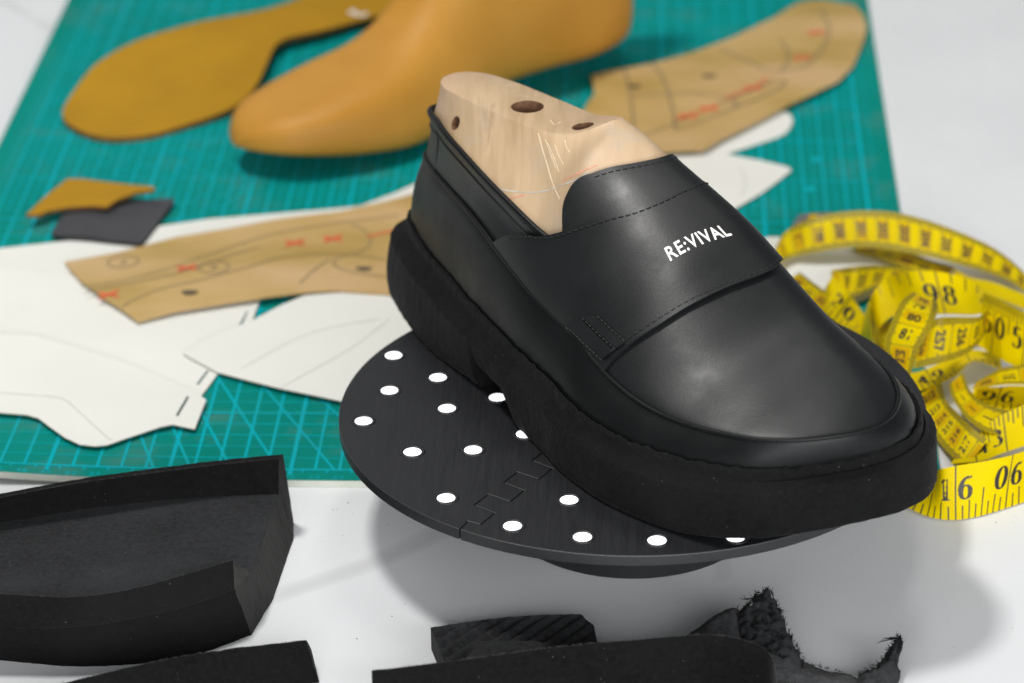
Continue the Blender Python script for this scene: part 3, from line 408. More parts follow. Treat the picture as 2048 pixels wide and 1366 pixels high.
# ------------------------------------------------------------------ LED turntable
DC, DR, DZ = np.array([32.5, -2.2]), 11.53, 4.83
def build_turntable():
    t = thing("display_turntable", "round black turntable with white lights under the loafer", "turntable", (32.5, -2.2, 0))
    # drum that carries the disc
    prof = [(0, .02), (4.95, .02), (5.04, .1), (5.04, 1.2), (4.9, 1.25), (4.9, 1.32), (5.04, 1.37), (5.04, 4.1), (4.9, 4.38), (0, 4.38)]
    n = 96; V = [(DC[0]+r*math.cos(2*math.pi*k/n), DC[1]+r*math.sin(2*math.pi*k/n), z) for r, z in prof for k in range(n)]
    o = mesh("base_drum", V, grid_faces(len(prof), n, True), MT['plastic'], t); autosmooth(o, 30); fix_normals(o)
    # two halves joined by box fingers
    d = np.array([.509, .861]); q = np.array([-.861, .509])*-1
    st = np.array([26.62, -11.45]); mid = []
    k = 0; p = np.array([26.55, -11.27]); a = np.array([.48, -.25]); b = np.array([.47, .87]); c = np.array([-.79, .6]); e = np.array([.48, .85]); h = np.array([.85, -.56])
    mid = [p, p+a]; cur = p+a
    while True:
        for stp in (b, c, e, h):
            cur = cur+stp; mid.append(cur)
        if np.linalg.norm(cur-DC) > DR-1.6 and len(mid) > 20: break
    mid = [m for m in mid if np.linalg.norm(m-DC) < DR-.25]
    for sgn in (1, -1):
        off = q*.022*sgn
        e0 = np.array([26.15, -12.1])-DC; e0 = e0/np.linalg.norm(e0)*DR; last = mid[-1]-DC; e1 = (last+d*2.0); e1 = e1/np.linalg.norm(e1)*DR
        a0, a1 = math.atan2(e0[1], e0[0]), math.atan2(e1[1], e1[0])
        if sgn > 0:   # right half: from a1 clockwise... go from a0 counter-clockwise to a1
            while a1 < a0: a1 += 2*math.pi
            angs = np.linspace(a0+.002, a1-.002, 100)
        else:
            while a1 > a0: a1 -= 2*math.pi
            angs = np.linspace(a0-.002, a1+.002, 100)
        rim = [DC+DR*np.array([math.cos(w), math.sin(w)]) for w in angs]
        poly = rim+[m+off for m in mid[::-1]]
        V, F = prism(poly, DZ-.44, DZ)
        o = mesh("disc_half", V, F, MT['plastic'], t, smooth=False); fix_normals(o); bevel(o, .035, 2, 30)
    leds = [(22.74, 2.38), (22.82, -.75), (22.01, -3.39), (24.68, .42), (25.21, -2.27), (27.16, -1.29), (24.11, -5.92), (26.43, -5.72), (28.37, -4.37), (25.63, -9.54), (28.21, -11.61), (30.23, -9.6), (30.8, -12.38), (33.52, -12.58), (36.38, -12.3), (40.6, -7.8), (42.4, 1.2), (38.5, 5.2), (33.2, 7.9), (28.0, 6.6)]
    n = 28
    def ring(prof): return [(r*math.cos(2*math.pi*k/n), r*math.sin(2*math.pi*k/n), z) for r, z in prof for k in range(n)]
    V1 = ring([(0.001, .036), (.2, .034), (.30, .026), (.345, .008), (.345, -.02)]); F1 = grid_faces(5, n, True)
    V2 = ring([(.350, -.02), (.358, -.02), (.385, .004), (.40, .034), (.46, .036), (.50, .004), (.50, -.01)]); F2 = grid_faces(7, n, True)
    first = None
    for i, (x, y) in enumerate(leds):
        if first is None:
            o = mesh("light_lens", np.array(V1)+[x, y, DZ], F1, MT['led'], t, True, (x, y, DZ)); fix_normals(o)
            r = mesh("light_bezel", np.array(V2)+[x, y, DZ], F2, MT['plastic'], o, True, (x, y, DZ)); fix_normals(r); first = (o, r)
        else:
            o = first[0].copy(); COL.objects.link(o); o.location = (Vector((x, y, DZ))*CM)-wloc(t)
            r = first[1].copy(); COL.objects.link(r); r.parent = o
build_turntable()

# ------------------------------------------------------------------ the loafer
SO = np.array([23.5, 9.6, DZ]); SA = np.array([.682, -.7316, 0]); SA = SA/np.linalg.norm(SA); SB = np.array([-SA[1], SA[0], 0])
def S2W(P):
    P = np.atleast_2d(np.asarray(P, float)); return SO+P[:, :1]*SA+P[:, 1:2]*SB+P[:, 2:3]*np.array([0, 0, 1.])
def outward(C):
    """unit outward normals (in plan) of a closed curve given in shoe coordinates"""
    T = np.roll(C, -1, 0)-np.roll(C, 1, 0); N = np.stack([-T[:, 1], T[:, 0]], 1); N /= np.linalg.norm(N, axis=1, keepdims=True)+1e-9
    c = C[:, :2].mean(0); 
    if ((C[:, :2]-c)*N).sum() < 0: N = -N
    return N
def patch(name, ST, mat, parent, off=.15, thick=.15, closed_edge=True, hz=None):
    """ST: grid (nr,nc,2) of (s,t) on the vamp surface, lifted along its normal; `thick` gives the piece its edge"""
    nr, nc, _ = ST.shape; s, q = ST[..., 0].ravel(), ST[..., 1].ravel()
    ta, tb = lim(s); q = np.clip(q, ta, tb)
    Z = Hz(s, q); N = Hn(s, np.clip(q, ta+.06, tb-.06)); base = np.stack([s, q, Z], 1)
    o1 = off if np.isscalar(off) else np.asarray(off).ravel()[:, None]
    top, bot = base+N*o1, base+N*(o1-thick)
    V = np.vstack([top, bot]); m = nr*nc; F = grid_faces(nr, nc)+[f[::-1] for f in grid_faces(nr, nc, off=m)]
    per = [j for j in range(nc)]+[i*nc+nc-1 for i in range(1, nr)]+[(nr-1)*nc+j for j in range(nc-2, -1, -1)]+[i*nc for i in range(nr-2, 0, -1)]
    F += [(per[k], per[k-1], m+per[k-1], m+per[k]) for k in range(len(per))]
    o = mesh(name, S2W(V), F, mat, parent); fix_normals(o); autosmooth(o, 50); return o
def stpath(pts, n=80):
    return spl([(a, b, 0) for a, b in pts], n)[:, :2]
REAR = [(9.25, -3.92), (10.2, -3.84), (11.2, -3.78), (12.19, -3.70), (13.12, -3.39), (14.57, -2.54), (15.29, -1.91), (15.71, -.95), (15.8, 0), (15.8, .6), (15.5, 1.4), (14.6, 2.2), (13.3, 2.8), (11.8, 3.15)]
FRONT = [(17.75, -5.58), (18.12, -5.18), (18.43, -4.83), (19.03, -3.97), (19.5, -2.69), (19.85, -1.22), (20.08, .06), (20.1, .7), (19.7, 1.5), (19.0, 2.2), (18.0, 2.7), (17.2, 3.0)]
def stitches(name, ST, parent, off, ln=.2, gap=.08, r=.017, mat=None):
    s, q = ST[:, 0], ST[:, 1]; P = np.stack([s, q, Hz(s, q)], 1)+Hn(s, q)*off
    L = np.r_[0, np.cumsum(np.linalg.norm(np.diff(P, axis=0), axis=1))]; bm = MB(); x = .05
    N = Hn(s, q)
    while x+ln < L[-1]:
        u = np.array([x, x+ln*.25, x+ln*.75, x+ln]); Q = np.stack([np.interp(u, L, P[:, k]) for k in range(3)], 1)
        Nn = np.stack([np.interp(u, L, N[:, k]) for k in range(3)], 1); Q += Nn*np.array([-.014, .008, .008, -.014])[:, None]
        V, F = tube(S2W(Q), r, 5); bm.add(V, F); x += ln+gap
    o = bm.build(name, mat or MT['thread'], parent); o['kind'] = 'stuff'; return o
def build_shoe():
    t = thing("loafer", "black leather penny loafer with thick foam sole on the turntable", "shoe", S2W([(13, 0, 0)])[0])
    n = 420
    C = spl(W_NEAR+W_FAR, n, closed=True); N = outward(C); s = C[:, 0]
    hl = 1-sm(s, 7, 13); toe = sm(s, 22, 27.5)
    zb = .92*sm(s, 9.42, 9.56)*(1-sm(s, 11.6, 13.0))+.75*sm(s, 22, 28.5)
    def ringp(out, z): return np.c_[C[:, :2]+N*np.asarray(out)[:, None], z]
    jit = np.array([nz(a*3.1, b*3.1, 3) for a, b in C[:, :2]]); jit2 = np.array([nz(a*6, b*6, 8) for a, b in C[:, :2]])
    r_o = .50+.05*toe-.0*hl; r_d = .85-.2*toe
    zr = C[:, 2]-r_d
    one = np.ones(n)
    tf = toe*sm(C[:, 1], -2.5, 1.5); heelmid = .52+.48*(1-sm(s, 4.5, 10.5))+.14*tf; heelbot = .18+.66*(1-sm(s, 5, 9.8))+.2*sm(s, 11.5, 14)+.26*tf
    lip = .035*jit+.03*jit2
    wz = zr-zb
    lip = .075*jit+.085*jit2
    sh = r_o+.05+.22*hl
    rings = [ringp(-.45*one, C[:, 2]-.35), ringp(-.06*one, C[:, 2]-.10), ringp(-.01*one, C[:, 2]+.03+lip), ringp(.05*one+.03*jit, C[:, 2]+.06+lip), ringp(.11*one+.02*jit2, C[:, 2]-.02+lip*.6),
             ringp(.13*one, C[:, 2]-.22), ringp(.16*one, C[:, 2]-.42), ringp(.24*sh+.10, zr+.30), ringp(.55*sh+.05, zr+.18), ringp(sh*.9, zr+.10), ringp(sh+.04, zr+.0), ringp(sh+.05, zr-.10),
             ringp(heelmid+.04*(1-hl), zr-.5*wz), ringp(heelmid*.5+heelbot*.5+.09, zr-.75*wz), ringp(heelbot+.08, zb+.10), ringp(heelbot-.02, zb+.03), ringp(heelbot-.18, zb), ringp(-.9*one, zb), ringp(-2.2*one, zb)]
    R_ = np.array(rings); fine = []
    for i in range(len(R_)-1):                       # densify the wall so the nap can be real relief
        k = 3 if 4 <= i <= 14 else 1
        for j in range(k): fine.append(R_[i]*(1-j/k)+R_[i+1]*j/k)
    fine.append(R_[-1]); R_ = np.array(fine)
    for i in range(4, len(R_)-3):
        for k in range(n):
            x, y, z = R_[i, k]; d = .03*nz(x*2.2, y*2.2, z*3)+.022*nz(x*7, y*7, z*7+5); R_[i, k, :2] += N[k]*d
    V = R_.reshape(-1, 3); F = grid_faces(len(R_), n, True)
    b = (len(R_)-1)*n; F += [tuple(b+k for k in range(n))]
    o = mesh("sole", S2W(V), F, MT['foam'], t); fix_normals(o); autosmooth(o, 75)
    # loose nap standing on the sole's lip and edge
    bm = MB(); 
    for k in range(5200):
        i = rng.integers(0, n); rr = R_[[3, 4, 4, 4, 4, 5, 5, 5, 18, 20, 22, 24, 26, 28, -8, -7][rng.integers(0, 16)]]; p = rr[i]+rng.normal(0, .02, 3)
        d = np.r_[N[i]*.7, .5]+rng.normal(0, .5, 3); d /= np.linalg.norm(d); L = rng.uniform(.03, .085); a = np.cross(d, [0, 0, 1.])*.006
        bm.add(S2W([p-a-d*.02, p+a-d*.02, p+d*L]), [(0, 1, 2)])
    o = bm.build("foam_nap", MT['nap'], t, False); o['kind'] = 'stuff'
    # side panel from welt to apron seam, all the way round
    Ac = spl(A_NEAR+A_FAR, n, closed=True)
    bott = np.c_[C[:, :2]-N*.06, C[:, 2]-.25]
    # pair the two closed curves by angle about a moving centre: both start at the heel and run near -> toe -> far
    rows = []; K = 9
    T0 = np.linspace(0, 1, K)
    NA = outward(Ac)
    for f in T0:
        bul = .16*math.sin(math.pi*f)*(1+0*f); rows.append(bott*(1-f)+Ac*f+np.c_[(N*(1-f)+NA*f)*bul, np.zeros(n)])
    rows.append(Ac+np.c_[-NA*.05, np.full(n, .07)]); rows.append(Ac+np.c_[-NA*.16, np.full(n, .03)]); rows.append(Ac+np.c_[-NA*.18, np.full(n, -.2)])
    o = mesh("side_panel", S2W(np.array(rows).reshape(-1, 3)), grid_faces(len(rows), n, True), MT['leather2'], t); fix_normals(o)
    # collar panel: apron seam up to the topline, heel part only
    Tc = spl(T_CTL, 160)
    i0 = np.argmin(np.linalg.norm(Ac[:n//2]-np.array([12.6, -4.7, 5.2]), axis=1)); i1 = n//2+np.argmin(np.linalg.norm(Ac[n//2:]-np.array([12, 3.3, 5.6]), axis=1))
    heel = np.vstack([Ac[:i0+1][::-1], Ac[i1:][::-1]]); heel = spl(heel[::6], 160)
    # match by arc length from the heel tip
    rows = []
    cen = np.c_[Tc[:, :2]*0+np.array([7, 0]), np.zeros(160)]
    inw = (np.array([7.0, 0])-heel[:, :2]); inw[:, 0] *= np.where(heel[:, 0] > 3, .1, 1); inw /= np.linalg.norm(inw, axis=1, keepdims=True)
    base = heel+np.c_[inw*.12, np.full(160, -.12)]
    for f in np.linspace(0, 1, 9):
        rows.append(base*(1-f)+Tc*f+np.c_[inw*(.13*math.sin(math.pi*f)-.05*math.sin(2*math.pi*f)), np.zeros(160)])
    rows.append(Tc+np.c_[inw*.06, np.full(160, .05)]); rows.append(Tc+np.c_[inw*.2, np.full(160, .0)]); rows.append(Tc+np.c_[inw*.2, np.full(160, -.9)])
    o = mesh("collar_panel", S2W(np.array(rows).reshape(-1, 3)), grid_faces(len(rows), 160), MT['leather'], t); fix_normals(o)
    V, F = tube(S2W(Tc+np.c_[inw*.08, np.full(160, .03)]), .135, 8); mesh("collar_binding", V, F, MT['leather2'], t)
    # a second binding line a little below the edge
    ln2 = rows[6]-np.c_[inw*.03, np.zeros(160)]
    V, F = tube(S2W(ln2), .035, 6); mesh("collar_seam", V, F, MT['edge'], t)
    # heel back strip
    # piping along the apron seam
    V, F = tube(S2W(Ac+np.c_[-NA*.05, np.full(n, .055)]), .095, 8, closed=True); mesh("apron_piping", V, F, MT['leather2'], t)
    # vamp: the moccasin apron ahead of the strap, welted inside the piping
    ss = S_MAX-.02-(S_MAX-15.5)*(1-np.linspace(0, 1, 90))**1.9
    G = np.zeros((90, 61, 2))
    for i, sv in enumerate(ss):
        ta, tb = lim(sv); u = np.linspace(-1, 1, 61); u = np.sign(u)*(1-(1-abs(u))**1.5); G[i, :, 0] = sv; G[i, :, 1] = (ta+tb)/2+(tb-ta)/2*u
    uu = np.linspace(-1, 1, 61); uu = np.sign(uu)*(1-(1-abs(uu))**1.5)
    de = (1-abs(uu))[None, :]*np.maximum(.3, np.diff(np.array(lim(ss)), axis=0).T/2)
    o = patch("vamp", G, MT['leather'], t, .02-.12*np.exp(-de/.13), .12)
    # raised welt just inside the piping of the apron
    ii = [k for k in range(n) if Ac[k, 0] > 17.3]
    AA = Ac[ii]; NN = NA[ii]
    V, F = tube(S2W(AA+np.c_[-NN*.27, np.full(len(ii), .03)]), .06, 6); mesh("apron_welt", V, F, MT['leather'], t)
    # tongue
    top = [(13.4, -3.75), (13.15, -3.5), (12.82, -3.22), (12.55, -2.94), (12.47, -2.56), (12.52, -2.31), (12.65, -2.1), (12.86, -1.9), (13.21, -1.44), (13.83, -.45), (14.1, .6), (13.95, 1.1), (13.4, 1.75), (12.7, 2.3), (12.2, 2.8), (12.0, 3.1)]
    a = stpath(top, 90); b = stpath([(x+1.2, y*.97) for x, y in REAR], 90)
    b = stpath([(13.2, -4.2), (14.2, -3.4), (15.5, -2.7), (16.6, -1.5), (17.2, 0), (17, 1), (16.2, 2), (14.5, 2.9), (13, 3.2)], 90)
    G = np.stack([a*(1-f)+b*f for f in np.linspace(0, 1, 30)])
    patch("tongue", G, MT['leather'], t, .17, .20)
    # strap (saddle)
    a, b = stpath(REAR, 120), stpath(FRONT, 120)
    G = np.stack([a*(1-f)+b*f for f in np.linspace(0, 1, 50)]); ff = np.linspace(0, 1, 50)[:, None]; vv = np.linspace(0, 1, 120)[None, :]
    tn_ = lim(G[:, 0, 0])[0]; G[..., 1] += (tn_+.02-G[:, 0, 1])[:, None]*np.exp(-vv/.08)
    off = .19+.03*sm(ff, .0, .6)+0*vv-.17*np.exp(-vv/.06)-.17*np.exp(-(1-vv)/.06)
    patch("saddle_strap", G, MT['leather'], t, off, .15)
    stitches("stitching", (a*.965+b*.035)[6:-6], t, .215); stitches("stitching", (a*.03+b*.97)[5:-5], t, .222)
    stitches("stitching", stpath([(x+.22, y) for x, y in top[7:13]], 90), t, .18)
    # stitched tab at the strap's near end: two raised ridges and three stitch rows
    L = [((15.1, -5.05), (17.6, -5.4)), ((15.75, -4.79), (18.05, -5.09)), ((16.4, -4.61), (18.3, -4.84))]
    for k, (p0, p1) in enumerate(L):
        P = np.array([np.array(p0)*(1-f)+np.array(p1)*f for f in np.linspace(0, 1, 30)])
        stitches("stitching", P, t, .235 if k else .2, .16, .07, .028)
    for k in (0, 1):
        p0, p1 = np.array(L[k]), np.array(L[k+1])
        G = np.stack([np.stack([(p0[0]*(1-f)+p0[1]*f)*(1-g)+(p1[0]*(1-f)+p1[1]*f)*g for g in np.linspace(.1, .9, 7)]) for f in np.linspace(.0, .98, 24)])
        patch("strap_tab", G, MT['leather'], t, .265-.04*(k == 0), .08)
    # lettering on the strap
    q = dict(bl=(17.8, -2.27), br=(18.37, .26), tl=(17.26, -2.11), tr=(17.86, .24))
    (V, F), = text_mesh("RE:VIVAL", 1.0, 'LEFT', .014, 1.12); V = np.array(V); w = V[:, 0].max(); x0 = V[:, 0].min(); hh = V[:, 1].max(); y0 = V[:, 1].min()
    u = (V[:, 0]-x0)/(w-x0); v = (V[:, 1]-y0)/(hh-y0); B = {k: np.array(p) for k, p in q.items()}
    ST = B['bl']*((1-u)*(1-v))[:, None]+B['br']*(u*(1-v))[:, None]+B['tl']*((1-u)*v)[:, None]+B['tr']*(u*v)[:, None]
    base = np.stack([ST[:, 0], ST[:, 1], Hz(ST[:, 0], ST[:, 1])], 1); Nn = Hn(ST[:, 0], ST[:, 1]); m = len(V)
    topv, botv = base+Nn*.255, base+Nn*.205
    ec = {}
    for f in F:
        for i in range(len(f)):
            e = (f[i], f[(i+1) % len(f)]); ec[tuple(sorted(e))] = ec.get(tuple(sorted(e)), [])+[e]
    side = [(e[0][1], e[0][0], m+e[0][0], m+e[0][1]) for e in ec.values() if len(e) == 1]
    o = mesh("lettering", S2W(np.vstack([topv, botv])), list(F)+side, MT['white_ink'], t, False); fix_normals(o)
    return t
build_shoe()

# ------------------------------------------------------------------ wooden last inside the loafer
def build_last():
    t = thing("wooden_last", "pale wooden shoe last filling the black loafer", "shoe last", S2W([(7, 0, 6)])[0])
    nn = 160
    Ctop = [(2.15, .1, 10.05), (2.3, -.6, 10.06), (3.0, -1.15, 10.08), (4.1, -1.35, 10.1), (5.6, -1.42, 10.1), (7.1, -1.42, 10.1), (8.4, -1.42, 10.1), (9.4, -1.38, 10.13), (10.1, -1.2, 10.15), (10.7, -.9, 10.25), (11.25, -.4, 10.46), (11.65, .1, 10.7), (11.75, .75, 10.8), (11.3, 1.1, 10.6), (10.5, 1.3, 10.35), (9.7, 1.32, 10.15), (7.5, 1.34, 10.1), (4.4, 1.25, 10.1), (3.0, 1.0, 10.08), (2.35, .6, 10.05)]
    fin = [( *[0]*0,)]
    Tc = spl(T_CTL, 160)
    # closed loop just inside the topline, crossing under the tongue at the front
    low = [(1.25, .05, 8.0), (1.45, -.4, 8.1), (2.15, -1.0, 8.3), (3.35, -1.6, 8.5), (4.7, -2.15, 8.5), (6.4, -2.63, 8.3), (8.2, -3.0, 7.9), (10, -3.28, 7.5), (11.9, -3.42, 7.0), (13.6, -3.0, 7.75), (15.3, -1.8, 8.8), (16.0, -.5, 9.1), (16.1, .6, 9.1), (15.3, 1.6, 8.75), (13.6, 2.3, 8.0), (11.9, 2.8, 7.3), (9.5, 2.85, 7.6), (7, 2.65, 8.1), (4.7, 2.15, 8.4), (2.8, 1.55, 8.4), (1.6, .75, 8.1)]
    a = spl(Ctop, nn, closed=True); b = spl(low, nn, closed=True)
    rows = []
    cx = np.array([7.5, 0, 0])
    for f in np.linspace(0, 1, 16):
        P = a*(1-f)+b*f; k = math.sin(math.pi*f); s_ = P[:, 0]
        # the cone's side is slightly hollow; its instep ridge runs straight
        inwv = np.c_[np.zeros(nn), -np.sign(P[:, 1])*np.minimum(1, abs(P[:, 1])), np.zeros(nn)]
        rows.append(P+inwv*(.16*k*sm(s_, 1, 4)*(1-sm(s_, 10, 14)))[:, None]+np.c_[np.zeros((nn, 2)), np.full(nn, .55*k)*sm(s_, 10.8, 12.5)])
    drop = b.copy(); drop[:, 2] -= 1.5; rows.append(drop)
    # tiny rounded arris at the top
    ctr = a.mean(0); ins = a+(ctr-a)*np.array([.02, .06, 0]); ins[:, 2] += .035
    rows = [ins]+rows
    V = np.array(rows).reshape(-1, 3); F = [f[::-1] for f in grid_faces(len(rows), nn, True)]
    ta, tb = lim(np.clip(V[:, 0], 8, 27)); m_ = (V[:, 0] > 11.6) & (V[:, 1] > ta) & (V[:, 1] < tb)
    V[m_, 2] = np.minimum(V[m_, 2], Hz(V[m_, 0], V[m_, 1])-.02)
    # flat top filled by strips across
    m = len(V); half = nn//2
    for k in range(1, half):
        i, j = k, nn-k; i2, j2 = k+1, nn-k-1
        if k == 1: F.append((0, i, j))
        if i2 == j2: F.append((i, i2, j))
        elif k < half: F.append((i, i2, j2, j))
    bottom = (len(rows)-1)*nn; F.append(tuple(bottom+k for k in range(nn))[::-1])
    o = mesh("cone", S2W(V), F, MT['wood'], t, True, None, [MT['wood'], MT['hole']], [0]*len(F)); fix_normals(o)
    def cyl(c, axis, r, depth, name="bore"):
        ax = np.array(axis, float); ax /= np.linalg.norm(ax); e = np.cross(ax, [.3, .2, .9]); e /= np.linalg.norm(e); g = np.cross(ax, e); k = 24
        P = [np.array(c)+ax*d+r*(e*math.cos(2*math.pi*q/k)+g*math.sin(2*math.pi*q/k)) for d in (depth, -depth) for q in range(k)]
        c_ = mesh(name, S2W(P), [tuple(range(k)), tuple(range(k, 2*k))[::-1]]+[(q, k+q, k+(q+1) % k, (q+1) % k) for q in range(k)], MT['wood'], None, False, (0, 0, 0), [MT['wood'], MT['hole']], [1]*(k+2)); fix_normals(c_); return c_
    if HOLES: cut(o, [cyl(HOLES[0], (0, 0, 1), .66, 1.2), cyl(HOLES[1], (-.25, .1, 1), .44, .9), cyl(HOLES[2], (0, -1, .35), .29, .9)])
    autosmooth(o, 38)
    # pencil and red guide lines and knife scratches, lying on the wood
    from mathutils.bvhtree import BVHTree
    bm = bmesh.new(); bm.from_mesh(o.data); tree = BVHTree.FromBMesh(bm); bm.free(); ow = np.array(wloc(o))/CM
    def stroke(name, P, w, mat, dash=False):
        P = spl(P, 40); b = MB()
        pts, nr = [], []
        for p in P:
            h = tree.find_nearest(Vector((p-ow)*CM)); pts.append(np.array(h[0])/CM+ow); nr.append(np.array(h[1]))
        pts, nr = np.array(pts), np.array(nr); T = np.gradient(pts, axis=0); S_ = np.cross(T, nr); S_ /= np.linalg.norm(S_, axis=1, keepdims=True)+1e-9
        ww = w*(.55+.45*np.abs(np.sin(np.linspace(.2, 9, 40))))[:, None]
        V_ = np.empty((80, 3)); V_[0::2] = pts+nr*.012+S_*ww/2; V_[1::2] = pts+nr*.012-S_*ww/2
        b.add(V_, [(2*i, 2*i+1, 2*i+3, 2*i+2) for i in range(39) if not (dash and i % 9 > 5)]); b.build(name, mat, o, False)
    stroke("pencil_line", [(27.01, 1.4, 12.7), (27.67, .89, 12.8), (28.37, .48, 12.92), (29.07, .07, 13.16), (29.68, -.47, 13.61), (30.27, -.92, 14.04), (30.85, -.96, 14.4)], .055, MT['pencilw'])
    stroke("red_line", [(27.48, .71, 12.53), (27.98, .51, 12.71), (28.27, .46, 12.84)], .06, MT['redp']); stroke("red_line", [(29.77, -.4, 13.79), (30.26, -.72, 14.18), (30.75, -.82, 14.48), (31.13, -.77, 14.63)], .06, MT['redp'])
    for P in ([(28.77, 1.83, 14.87), (28.94, 1.32, 14.43), (29.15, .73, 13.98), (29.37, .04, 13.54), (29.69, -.95, 13.27)],): stroke("scratch", P, .06, MT['scratch'])
    for P in ([(29.14, 1.34, 14.67), (29.41, .75, 14.29), (29.62, .13, 13.92)], [(29.44, 1.1, 14.67), (29.6, .7, 14.4), (29.81, .23, 14.19)], [(29.83, 1.09, 14.89), (29.9, .8, 14.7), (30.04, .55, 14.59)], [(29.05, 1.5, 14.75), (29.25, 1.0, 14.4), (29.5, .4, 14.0)]): stroke("scratch", P, .028, MT['scratch'])
    stroke("scratch", [(29.19, 2.92, 14.97), (29.4, 2.34, 15.0), (29.63, 2.67, 14.99)], .05, MT['scratch'])
    return t, o
HOLES = [(7.1, -.14, 10.1), (10.4, -.12, 10.35), (4.5, -1.5, 9.0)]
LAST, LASTO = build_last()
# ------------------------------------------------------------------ things lying at the back of the mat
def build_tan_last():
    t = thing("plastic_last", "tan plastic shoe last standing on the mat behind the loafer", "shoe last", (21, 42, MATZ))
    o0 = np.array([12.55, 31.5]); ax = np.array([.737, .676]); nn_ = np.array([.676, -.737]); LS = 1.06
    K = lambda xs, ys, s: np.interp(s, xs, ys)
    S = np.r_[0, np.linspace(0, 1, 9)[1:]**2*1.6, np.linspace(1.9, 22.5, 44), 24.2-np.linspace(1, 0, 9)**2*1.5]
    near = spl([(0, 0, 0), (.25, 1.3, 0), (.8, 2.35, 0), (1.6, 3.2, 0), (4, 4.35, 0), (7.5, 4.95, 0), (10.5, 4.35, 0), (14, 3.5, 0), (18, 3.35, 0), (21, 3.1, 0), (23, 2.3, 0), (23.9, 1.2, 0), (24.2, 0, 0)])
    far = spl([(0, 0, 0), (.3, -1.0, 0), (1, -2.0, 0), (2.2, -2.5, 0), (5, -2.6, 0), (8, -2.3, 0), (12, -2.3, 0), (16, -2.5, 0), (20, -2.8, 0), (22.6, -2.2, 0), (23.8, -1.1, 0), (24.2, 0, 0)])
    bot = spl([(0, 1.5, 0), (2, 1.05, 0), (5, .45, 0), (8, .12, 0), (10.5, .35, 0), (14, .95, 0), (17, 1.0, 0), (21, .8, 0), (24.2, 1.0, 0)])
    top = spl([(0, 1.75, 0), (.35, 2.4, 0), (1.2, 3.05, 0), (3, 3.6, 0), (5.5, 4.2, 0), (7.5, 4.6, 0), (9.3, 5.5, 0), (11, 7.2, 0), (12.6, 9.8, 0), (14, 12, 0), (16, 13.2, 0), (20, 13.5, 0), (23, 13.2, 0), (23.8, 12.5, 0), (24.2, 9.5, 0)])
    rows = []; n = 48
    for s in S:
        a, b = np.interp(s, near[:, 0], near[:, 1]), np.interp(s, far[:, 0], far[:, 1]); z0, z1 = np.interp(s, bot[:, 0], bot[:, 1]), np.interp(s, top[:, 0], top[:, 1])
        tp = K([0, 3, 7, 10, 13, 20, 24.2], [.90, .88, .74, .5, .38, .42, .5], s); ridge = K([0, 5, 10, 24], [0.5, .1, -.3, 0], s)
        r = []
        for k in range(n):
            w = 2*math.pi*k/n; c, q = math.cos(w), math.sin(w); e = .55
            x = math.copysign(abs(c)**e, c); y = math.copysign(abs(q)**e, q); h = (y+1)/2
            hw = (a if x > 0 else -b); mid = ridge*h
            lat = mid+x*(hw)*(1-(1-tp)*h**1.25)-(mid*abs(x) if x > 0 else -mid*0)
            r.append([*(o0+ax*s*LS+nn_*lat), MATZ+z0+(z1-z0)*h])
        rows.append(r)
    R_ = np.array(rows); V = R_.reshape(-1, 3); F = grid_faces(len(S), n, True)
    F += [tuple(range(n))[::-1], tuple((len(S)-1)*n+k for k in range(n))]
    o = mesh("last_body", V, F, MT['tan'], t); fix_normals(o)
    m = o.modifiers.new("soften", 'SUBSURF'); m.levels = 1; m.render_levels = 1
build_tan_last()
def curved_sheet(name, poly, zfun, thick, mats, parent=None, origin=None, step=.8, closed_spline=False, smooth=True):
    """thin sheet with the given outline whose height follows zfun(x,y); mats=(face, edge)"""
    P = np.asarray(poly, float)[:, :2]
    if closed_spline: P = spl(np.c_[P, np.zeros(len(P))], max(40, len(P)*5), closed=True)[:, :2]
    bm = bmesh.new(); vs = [bm.verts.new((x, y, 0)) for x, y in P]; f = bm.faces.new(vs)
    if f.normal.z < 0 or sum(P[i, 0]*P[(i+1) % len(P), 1]-P[(i+1) % len(P), 0]*P[i, 1] for i in range(len(P))) < 0: f.normal_flip()
    lo, hi = P.min(0), P.max(0)
    for k, a in ((0, (1, 0, 0)), (1, (0, 1, 0))):
        for v in np.arange(lo[k]+step, hi[k], step):
            c = [0, 0, 0]; c[k] = v
            bmesh.ops.bisect_plane(bm, geom=bm.verts[:]+bm.edges[:]+bm.faces[:], plane_co=c, plane_no=a)
    bmesh.ops.triangulate(bm, faces=[f for f in bm.faces if len(f.verts) > 4])
    bm.verts.index_update(); V = [v.co.copy() for v in bm.verts]; F = [tuple(v.index for v in f.verts) for f in bm.faces]
    B = []
    for e in bm.edges:
        if len(e.link_faces) == 1:
            lf = e.link_faces[0]; vs = [v.index for v in lf.verts]; i = vs.index(e.verts[0].index); a, b = e.verts[0].index, e.verts[1].index
            if vs[(i+1) % len(vs)] != b: a, b = b, a
            B.append((a, b))
    bm.free(); m = len(V)
    top = [(v.x, v.y, zfun(v.x, v.y)) for v in V]; bot = [(x, y, z-thick) for x, y, z in top]
    FF = F+[tuple(m+i for i in f[::-1]) for f in F]+[(b, a, m+a, m+b) for a, b in B]
    fm = [0]*(2*len(F))+[1]*len(B)
    o = mesh(name, top+bot, FF, mats[0], parent, smooth, origin if origin is not None else (None if parent else (*P.mean(0), MATZ)), list(mats), fm)
    bm = bmesh.new(); bm.from_mesh(o.data)
    for e in bm.edges:
        if len(e.link_faces) == 2 and (e.link_faces[0].material_index != e.link_faces[1].material_index): e.smooth = False
    bm.to_mesh(o.data); bm.free()
    return o
PL = DATA['polys']
